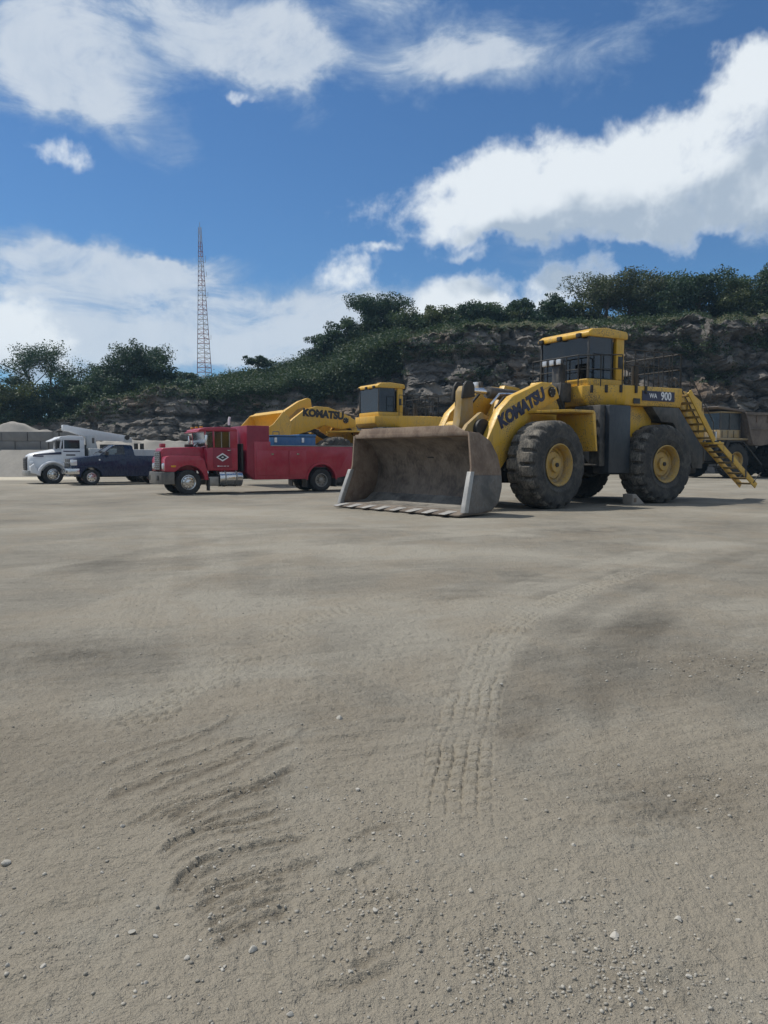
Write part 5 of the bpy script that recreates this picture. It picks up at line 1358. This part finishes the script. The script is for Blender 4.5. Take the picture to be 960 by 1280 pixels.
# ------------------------------------------------------------------ dark blue pickup
def pickup():
    C = (-16.13, 41.9); z0 = .10
    rt = empty('pickup_truck', (C[0], C[1], z0), R_(213), 'dark navy blue pickup truck parked between white truck and red truck', 'pickup')
    p = None
    WBp = 3.6
    for x in (0, -WBp):
        for s in (1, -1): p = road_wheel(rt, (x, s * .84, .42), 0 if s > 0 else math.pi, .43, .27, 'chrome', 'pickup', p)
    ar = lambda cx: [(cx + .54 * math.cos(R_(a)), .42 + .53 * math.sin(R_(a))) for a in range(178, 1, -11)]
    prof = [(.98, .62), (1.02, .95), (1.0, 1.32), (.88, 1.44), (.3, 1.54), (-.45, 1.62), (-.72, 1.66), (-2.28, 1.66), (-2.30, 1.60), (-4.85, 1.56), (-4.88, .66), (-WBp - .62, .60)]
    f = [(-WBp + .54, .46)]
    prof = [(.98, .60), (1.02, .95), (1.0, 1.30), (.90, 1.42), (.3, 1.52), (-.45, 1.60), (-.72, 1.64), (-2.30, 1.64), (-2.34, 1.58), (-4.85, 1.56), (-4.88, .64)] + ar(-WBp) + [(-.62, .48)] + ar(0)
    body = G().prism(prof, -.98, .98, lambda x, z: (.93 if z > 1.4 else 1.0) * (.96 if x > .7 else 1.0)).build('body', 'navy', rt, .05, 3)
    # cabin
    roof = [(-1.18, 2.10), (-1.30, 2.17), (-1.7, 2.19), (-2.15, 2.16), (-2.25, 2.08), (-1.9, 2.10)]
    G().prism(roof, -.74, .74).build('roof', 'navy', rt, .03, 3)
    for s in (1, -1):
        G().bar((-.50, s * .86, 1.61), (-1.22, s * .72, 2.12), .07, .08, (0, 1, 0)).build('windscreen_pillar', 'navy', rt, .015)
        G().add([(-1.78, s * .90, 1.62), (-2.30, s * .90, 1.62), (-2.22, s * .73, 2.12), (-1.75, s * .73, 2.12), (-1.78, s * .84, 1.62), (-2.30, s * .84, 1.62), (-2.22, s * .67, 2.12), (-1.75, s * .67, 2.12)],
                [(0, 1, 2, 3), (7, 6, 5, 4), (0, 4, 5, 1), (1, 5, 6, 2), (2, 6, 7, 3), (3, 7, 4, 0)]).build('rear_pillar', 'navy', rt, .015)
        dr = G().prism([(-.60, .62), (-.62, 1.58), (-1.82, 1.58), (-1.86, .62)], s * .972, s * .984, lambda x, z: .935 if z > 1.4 else 1.0).build('door', 'navy', rt, .006)
        G().add([(-.62, s * .885, 1.63), (-1.78, s * .885, 1.63), (-1.75, s * .72, 2.10), (-1.26, s * .72, 2.10)], [(0, 1, 2, 3)]).build('side_window', 'glass_clear', dr)
        G().bx(-1.74, -1.58, s * .985, s * 1.0, 1.36, 1.40).build('door_handle', 'navy', dr, .005)
        G().bx(-.85, -.68, s * .98, s * 1.18, 1.60, 1.80).build('mirror', 'black', dr, .03)
        G().cyl((-.42, s * .955, 1.36), (-.42, s * .975, 1.36), .045, n=14).build('badge', 'letter_white', rt)
        G().bx(-2.95, .6, s * .985, s * .995, .98, 1.02).build('side_moulding', 'navy', rt, .004)
        G().bx(.72, 1.03, s * .66, s * .955, 1.06, 1.36).build('headlamp', 'lens', rt, .03)
        for i in range(2): G().cyl((1.03, s * (.74 + .13 * i), 1.2), (1.05, s * (.74 + .13 * i), 1.2), .05, n=12).build('headlamp_bulb', 'chrome', rt)
    G().add([(-.46, -.84, 1.62), (-.46, .84, 1.62), (-1.22, .70, 2.12), (-1.22, -.70, 2.12)], [(0, 1, 2, 3)]).build('windscreen', 'glass_clear', rt)
    G().add([(-2.27, -.82, 1.66), (-2.27, .82, 1.66), (-2.21, .70, 2.10), (-2.21, -.70, 2.10)], [(0, 1, 2, 3)]).build('rear_window', 'glass_clear', rt)
    gr = G().bx(1.0, 1.05, -.62, .62, .98, 1.40).build('grille', 'black', rt, .02)
    G().bx(1.05, 1.07, -.62, .62, 1.17, 1.22).build('grille_bar', 'chrome', gr); G().bx(1.05, 1.07, -.03, .03, .98, 1.40).build('grille_bar', 'chrome', gr)
    b = G().plan([(1.20, -.7), (1.20, .7), (1.08, .95), (.62, 1.02), (.62, .96), (1.0, .88), (1.06, .66), (1.06, -.66), (1.0, -.88), (.62, -.96), (.62, -1.02), (1.08, -.95)], .60, .90).build('bumper', 'chrome', rt, .02)
    for s in (1, -1): G().bx(1.12, 1.21, s * .52, s * .72, .66, .80).build('fog_lamp', 'black', b, .01)
    G().bx(-2.2, -1.6, -.7, .7, 1.3, 1.75).build('seat', 'seat', rt, .05)
    G().bx(-2.2, -2.0, -.65, .65, 1.7, 1.92).build('seat_back', 'seat', rt, .05)
    for s in (1, -1): G().bx(-4.8, .6, s * .45, s * .55, .42, .56).build('chassis_rail', 'dark', rt)
    return rt
pickup()

# ------------------------------------------------------------------ white boom truck
def white_truck():
    C = (-19.08, 43.95); z0 = .10
    rt = empty('boom_truck', (C[0], C[1], z0), R_(213), 'white truck with folded white boom over its cab, leftmost vehicle', 'truck')
    p = None
    for x in (0,):
        for s in (1, -1): p = road_wheel(rt, (x, s * .98, .53), 0 if s > 0 else math.pi, .54, .28, 'chrome', 'truck', p)
    for s in (1, -1): road_wheel(rt, (-5.0, s * .98, .53), 0 if s > 0 else math.pi, proto=p)
    for s in (1, -1): G().bx(-7.2, 1.0, s * .36, s * .46, .60, .85).build('chassis_rail', 'dark', rt)
    # sloping rounded hood by lofted sections
    secs = []
    for x, hw, zt, zs, in ((1.24, .50, 1.42, 1.18), (1.20, .62, 1.58, 1.28), (1.05, .72, 1.68, 1.34), (.6, .80, 1.78, 1.42), (.0, .88, 1.90, 1.52), (-.5, .95, 2.0, 1.62)):
        secs.append([(x, -hw, .75), (x, -hw, zs), (x, -hw * .86, zt - .08), (x, -hw * .55, zt), (x, 0, zt + .03), (x, hw * .55, zt), (x, hw * .86, zt - .08), (x, hw, zs), (x, hw, .75)])
    G().sheet(secs).build('hood', 'white', rt, 0, ang=60)
    gr = G().prism([(1.22, .72), (1.26, 1.45), (1.20, 1.55), (1.30, 1.45), (1.32, .95), (1.28, .72)], -.46, .46).build('grille', 'grille', rt, .02)
    for i in range(7): G().bx(1.30, 1.335, -.42, .42, .80 + .095 * i, .84 + .095 * i).build('grille_bar', 'dark', gr)
    for s in (1, -1):
        o_ = [(.86 * math.cos(R_(a)) - .02, .50 + .86 * math.sin(R_(a)) * .92) for a in range(-6, 187, 12)]
        i_ = [(.68 * math.cos(R_(a)) - .02, .50 + .66 * math.sin(R_(a))) for a in range(186, -7, -12)]
        fd = G().prism([(1.16, .62), (1.18, 1.0), (.98, 1.16)] + o_[2:] + i_ + [(.9, .55)], s * .62, s * 1.14).build('fender', 'white', rt, .05, 3)
        G().bx(1.0, 1.17, s * .70, s * 1.0, 1.02, 1.26).build('headlamp', 'lens', fd, .04)
        G().bx(.45, 1.0, s * .885, s * .90, 1.52, 1.60).build('hood_stripe', 'letter_navy', rt)
        G().add([(.95, s * .735, 1.60), (-.48, s * .955, 1.66), (-.48, s * .945, 1.80), (.95, s * .725, 1.66)], [(0, 1, 2, 3)]).build('hood_vent', 'letter_navy', rt)
    G().plan([(1.36, -.6), (1.36, .6), (1.28, .98), (.70, 1.14), (.70, 1.06), (1.2, .9), (1.26, .55), (1.26, -.55), (1.2, -.9), (.70, -1.06), (.70, -1.14), (1.28, -.98)], .46, .76).build('bumper', 'steel', rt, .02)
    # cab
    G().prism([(-.48, .70), (-.48, 1.98), (-1.72, 1.98), (-1.72, .70)], -1.02, 1.02).build('cab_body', 'white', rt, .04)
    rf = G().prism([(-.28, 2.52), (-.45, 2.66), (-.9, 2.72), (-1.62, 2.70), (-1.72, 2.62), (-1.72, 2.44), (-.5, 2.46)], -.97, .97).build('cab_roof', 'white', rt, .04)
    G().prism([(.02, 2.36), (.02, 2.42), (-.38, 2.60), (-.45, 2.54)], -.92, .92).build('sun_visor', 'white', rf, .012)
    for s in (1, -1):
        G().bar((-.42, s * .96, 1.96), (-.50, s * .92, 2.48), .08, .08, (0, 1, 0)).build('windscreen_pillar', 'white', rt, .01)
        G().bx(-1.72, -1.46, s * .88, s * .99, 1.95, 2.47).build('rear_pillar', 'white', rt, .02)
        dr = G().prism([(-.56, .92), (-.56, 1.95), (-1.50, 1.95), (-1.50, .92)], s * 1.02, s * 1.035).build('door', 'white', rt, .008)
        G().bx(-1.46, -.56, s * .94, s * .95, 1.98, 2.46).build('door_window', 'glass', dr)
        G().bx(-1.46, -.56, s * 1.036, s * 1.042, 1.80, 1.86).build('stripe', 'letter_navy', dr)
        G().bx(-1.20, -.70, s * 1.036, s * 1.040, 1.58, 1.66).build('door_marking', 'grille', dr)
        G().bx(-.62, -.56, s * 1.0, s * 1.03, 1.95, 2.48).build('window_frame', 'white', dr)
        G().bx(-.22, -.12, s * 1.15, s * 1.30, 1.95, 2.40).build('mirror', 'black', rt, .02)
        G().tube([(-.5, s * 1.0, 2.4), (-.18, s * 1.22, 2.38)], .015, 6).build('mirror_arm', 'black', rt)
        G().bx(-1.50, -.74, s * .62, s * 1.08, .42, .98).build('step_tank', 'chrome', rt, .03)
        G().bx(-1.45, -.8, s * 1.081, s * 1.10, .52, .58).build('step', 'dark', rt)
    G().add([(-.44, -.92, 1.98), (-.44, .92, 1.98), (-.44, .90, 2.48), (-.44, -.90, 2.48)], [(0, 1, 2, 3)]).build('windscreen', 'glass', rt)
    G().bx(-1.86, -1.76, -.8, .8, .9, 2.2).build('headboard', 'dark', rt, .01)
    # service body and folded boom
    G().prism([(-1.95, .95), (-1.95, 2.0), (-6.9, 1.92), (-6.9, .95)], -1.12, 1.12).build('service_body', 'offwhite', rt, .03)
    for i in range(4):
        g = G().bx(-3.0 - 1.0 * i, -2.1 - 1.0 * i, 1.121, 1.14, 1.05, 1.85).build('body_door', 'offwhite', rt, .01)
    ped = G().prism([(-1.95, 1.95), (-2.0, 2.75), (-2.45, 2.75), (-2.6, 1.95)], -.3, .3).build('boom_pedestal', 'offwhite', rt, .04)
    G().bx(-2.42, -2.28, .301, .315, 2.30, 2.62).build('pedestal_panel', 'grille', ped, .01)
    bm_ = [(-.72, 3.02), (-.72, 3.34), (-1.02, 3.34), (-1.06, 3.30), (-4.25, 2.78), (-4.3, 2.42), (-2.5, 2.48), (-1.05, 2.98)]
    bo = G().prism(bm_, -.2, .2).build('boom', 'white', rt, .03)
    G().bx(-4.60, -4.15, -.26, .26, 2.36, 2.68).build('boom_knuckle', 'offwhite', rt, .05)
    G().cyl((-4.3, -.3, 2.66), (-4.3, .3, 2.66), .14, n=16).build('boom_pin', 'dark', rt)
    G().bx(-.70, -.40, -.25, .25, 2.90, 3.0).build('boom_rest', 'dark', rt, .01)
    G().bar((-.55, 0, 2.68), (-.55, 0, 2.92), .06, .06).build('boom_post', 'dark', rt)
    G().tube([(-4.4, 0, 2.7), (-4.55, .1, 2.95), (-4.85, .1, 2.92), (-4.9, 0, 2.7)], .04, 8).build('hose_loop', 'dark', rt)
    for x in (-4.75, -5.1): G().cyl((x, .5, 1.95), (x, .5, 2.32), .12, n=14).build('work_light', 'dark', rt, .02)
    G().bx(-3.95, -2.7, .35, .75, 1.99, 2.24).build('tool_tray', 'dark', rt, .02)
    return rt
white_truck()

# ------------------------------------------------------------------ haul truck at right
def haul_truck():
    C = (25.6, 60.1)
    rt = empty('haul_truck', (C[0], C[1], 0), R_(205), 'dusty brown rigid haul truck standing behind the loader stairs at right edge', 'haul truck')
    pr = None
    for s in (1, -1): pr = big_wheel(rt, (0, s * 1.85, 1.35), 0 if s > 0 else math.pi, pr, 1.35, .95, True)
    for s in (1, -1):
        big_wheel(rt, (-4.9, s * 2.05, 1.35), 0 if s > 0 else math.pi, pr); big_wheel(rt, (-4.9, s * 1.1, 1.35), 0 if s > 0 else math.pi, pr)
    G().bx(-6.5, 2.4, -.7, .7, 1.2, 1.9).build('frame', 'dark', rt, .05)
    G().cyl((-4.9, -1.6, 1.35), (-4.9, 1.6, 1.35), .45, n=18).build('rear_axle', 'dark', rt)
    G().cyl((0, -1.6, 1.35), (0, 1.6, 1.35), .3, n=16).build('front_axle', 'dark', rt)
    G().bx(1.5, 2.5, -1.6, 1.6, 1.3, 3.1).build('radiator_block', 'dark', rt, .06)
    G().bx(-.9, 2.5, -2.5, 2.5, 2.86, 3.02).build('deck', 'haul_y', rt, .03)
    G().prism([(-.85, 2.86), (2.4, 2.86), (2.2, 2.45), (1.55, 2.5), (.9, 2.72), (-.4, 2.72)], 1.35, 2.45).build('fender', 'dark', rt, .02)
    # cab on the left of the deck
    G().bx(-.15, 1.95, .55, 2.4, 3.02, 3.62).build('cab_body', 'haul_y', rt, .04)
    G().bx(-.2, 2.0, .5, 2.45, 4.86, 4.98).build('cab_roof', 'haul_y', rt, .03)
    for x in (-.1, .95, 1.9):
        for y in (.6, 2.35): G().bx(x - .06, x + .06, y - .05, y + .05, 3.6, 4.88).build('pillar', 'black', rt)
    for x0, x1 in ((-.02, .88), (1.02, 1.83)): G().bx(x0, x1, 2.34, 2.36, 3.63, 4.86).build('side_window', 'dusty_glass', rt)
    G().bx(1.88, 1.9, .66, 2.3, 3.63, 4.86).build('windscreen', 'glass', rt)
    G().bx(.0, .6, 1.0, 1.7, 3.6, 4.4).build('seat', 'seat', rt, .06)
    for i in range(5): G().cyl((2.4 - .6 * i, 2.45, 3.02), (2.4 - .6 * i, 2.45, 3.55), .02, n=6).build('rail_post', 'dark', rt)
    # access ladder and struts
    G().bar((-.4, 2.4, 2.8), (-2.6, 2.35, 1.0), .10, .12).build('hoist_strut', 'dark', rt)
    G().bar((1.2, 2.5, 2.8), (2.2, 2.6, .9), .08, .3).build('ladder', 'dark', rt)
    # dump body with front canopy
    side = [(-.25, 4.92), (-1.05, 2.55), (-2.0, 2.45), (-5.6, 3.0), (-8.2, 4.25), (-8.0, 4.92)]
    for s in (1, -1):
        o = G().prism(side, s * 2.62, s * 2.74).build('body_side', 'haul', rt, .02)
        G().bar((-.18, s * 2.80, 4.84), (-8.0, s * 2.80, 4.84), .14, .20).build('top_rail', 'haul', o, .02)
        G().bar((-.62, s * 2.78, 3.72), (-6.8, s * 2.78, 3.72), .10, .12).build('side_rib', 'haul', o, .02)
        for i in range(5): G().bar((-1.4 - 1.2 * i, s * 2.77, 4.7), (-1.4 - 1.2 * i, s * 2.77, 4.2), .12, .08).build('side_stiffener', 'rust', o, .01)
        G().bar((-.30, s * 2.78, 4.8), (-1.06, s * 2.78, 2.6), .12, .14).build('front_rib', 'haul', o, .02)
    G().prism([(-.25, 4.92), (-.35, 4.92), (-1.14, 2.55), (-1.05, 2.55)], -2.615, 2.615).build('body_front', 'haul', rt)
    G().prism([(-1.05, 2.55), (-2.0, 2.45), (-5.6, 3.0), (-8.2, 4.25), (-8.15, 4.40), (-5.5, 3.15), (-2.0, 2.60), (-1.1, 2.70)], -2.61, 2.61).build('body_floor', 'haul', rt)
    G().prism([(-.30, 4.92), (2.55, 5.22), (2.60, 5.30), (2.4, 5.34), (-.35, 5.06)], -2.7, 2.7).build('canopy', 'haul', rt, .02)
    return rt
haul_truck()

# ------------------------------------------------------------------ thin summer haze
def haze():
    g = G().bx(-1850, 1850, -1850, 1850, -2.5, 72); o = g.build('haze', 'white')
    m = bpy.data.materials.new('haze_air'); m.use_nodes = True; nt = m.node_tree; nt.nodes.clear()
    out = nt.nodes.new('ShaderNodeOutputMaterial'); pv = nt.nodes.new('ShaderNodeVolumePrincipled')
    pv.inputs['Color'].default_value = (.45, .74, 1.0, 1); pv.inputs['Density'].default_value = HAZE; pv.inputs['Anisotropy'].default_value = .2
    nt.links.new(pv.outputs[0], out.inputs['Volume'])
    o.data.materials.clear(); o.data.materials.append(m); o['kind'] = 'stuff'
HAZE = .00032
haze()
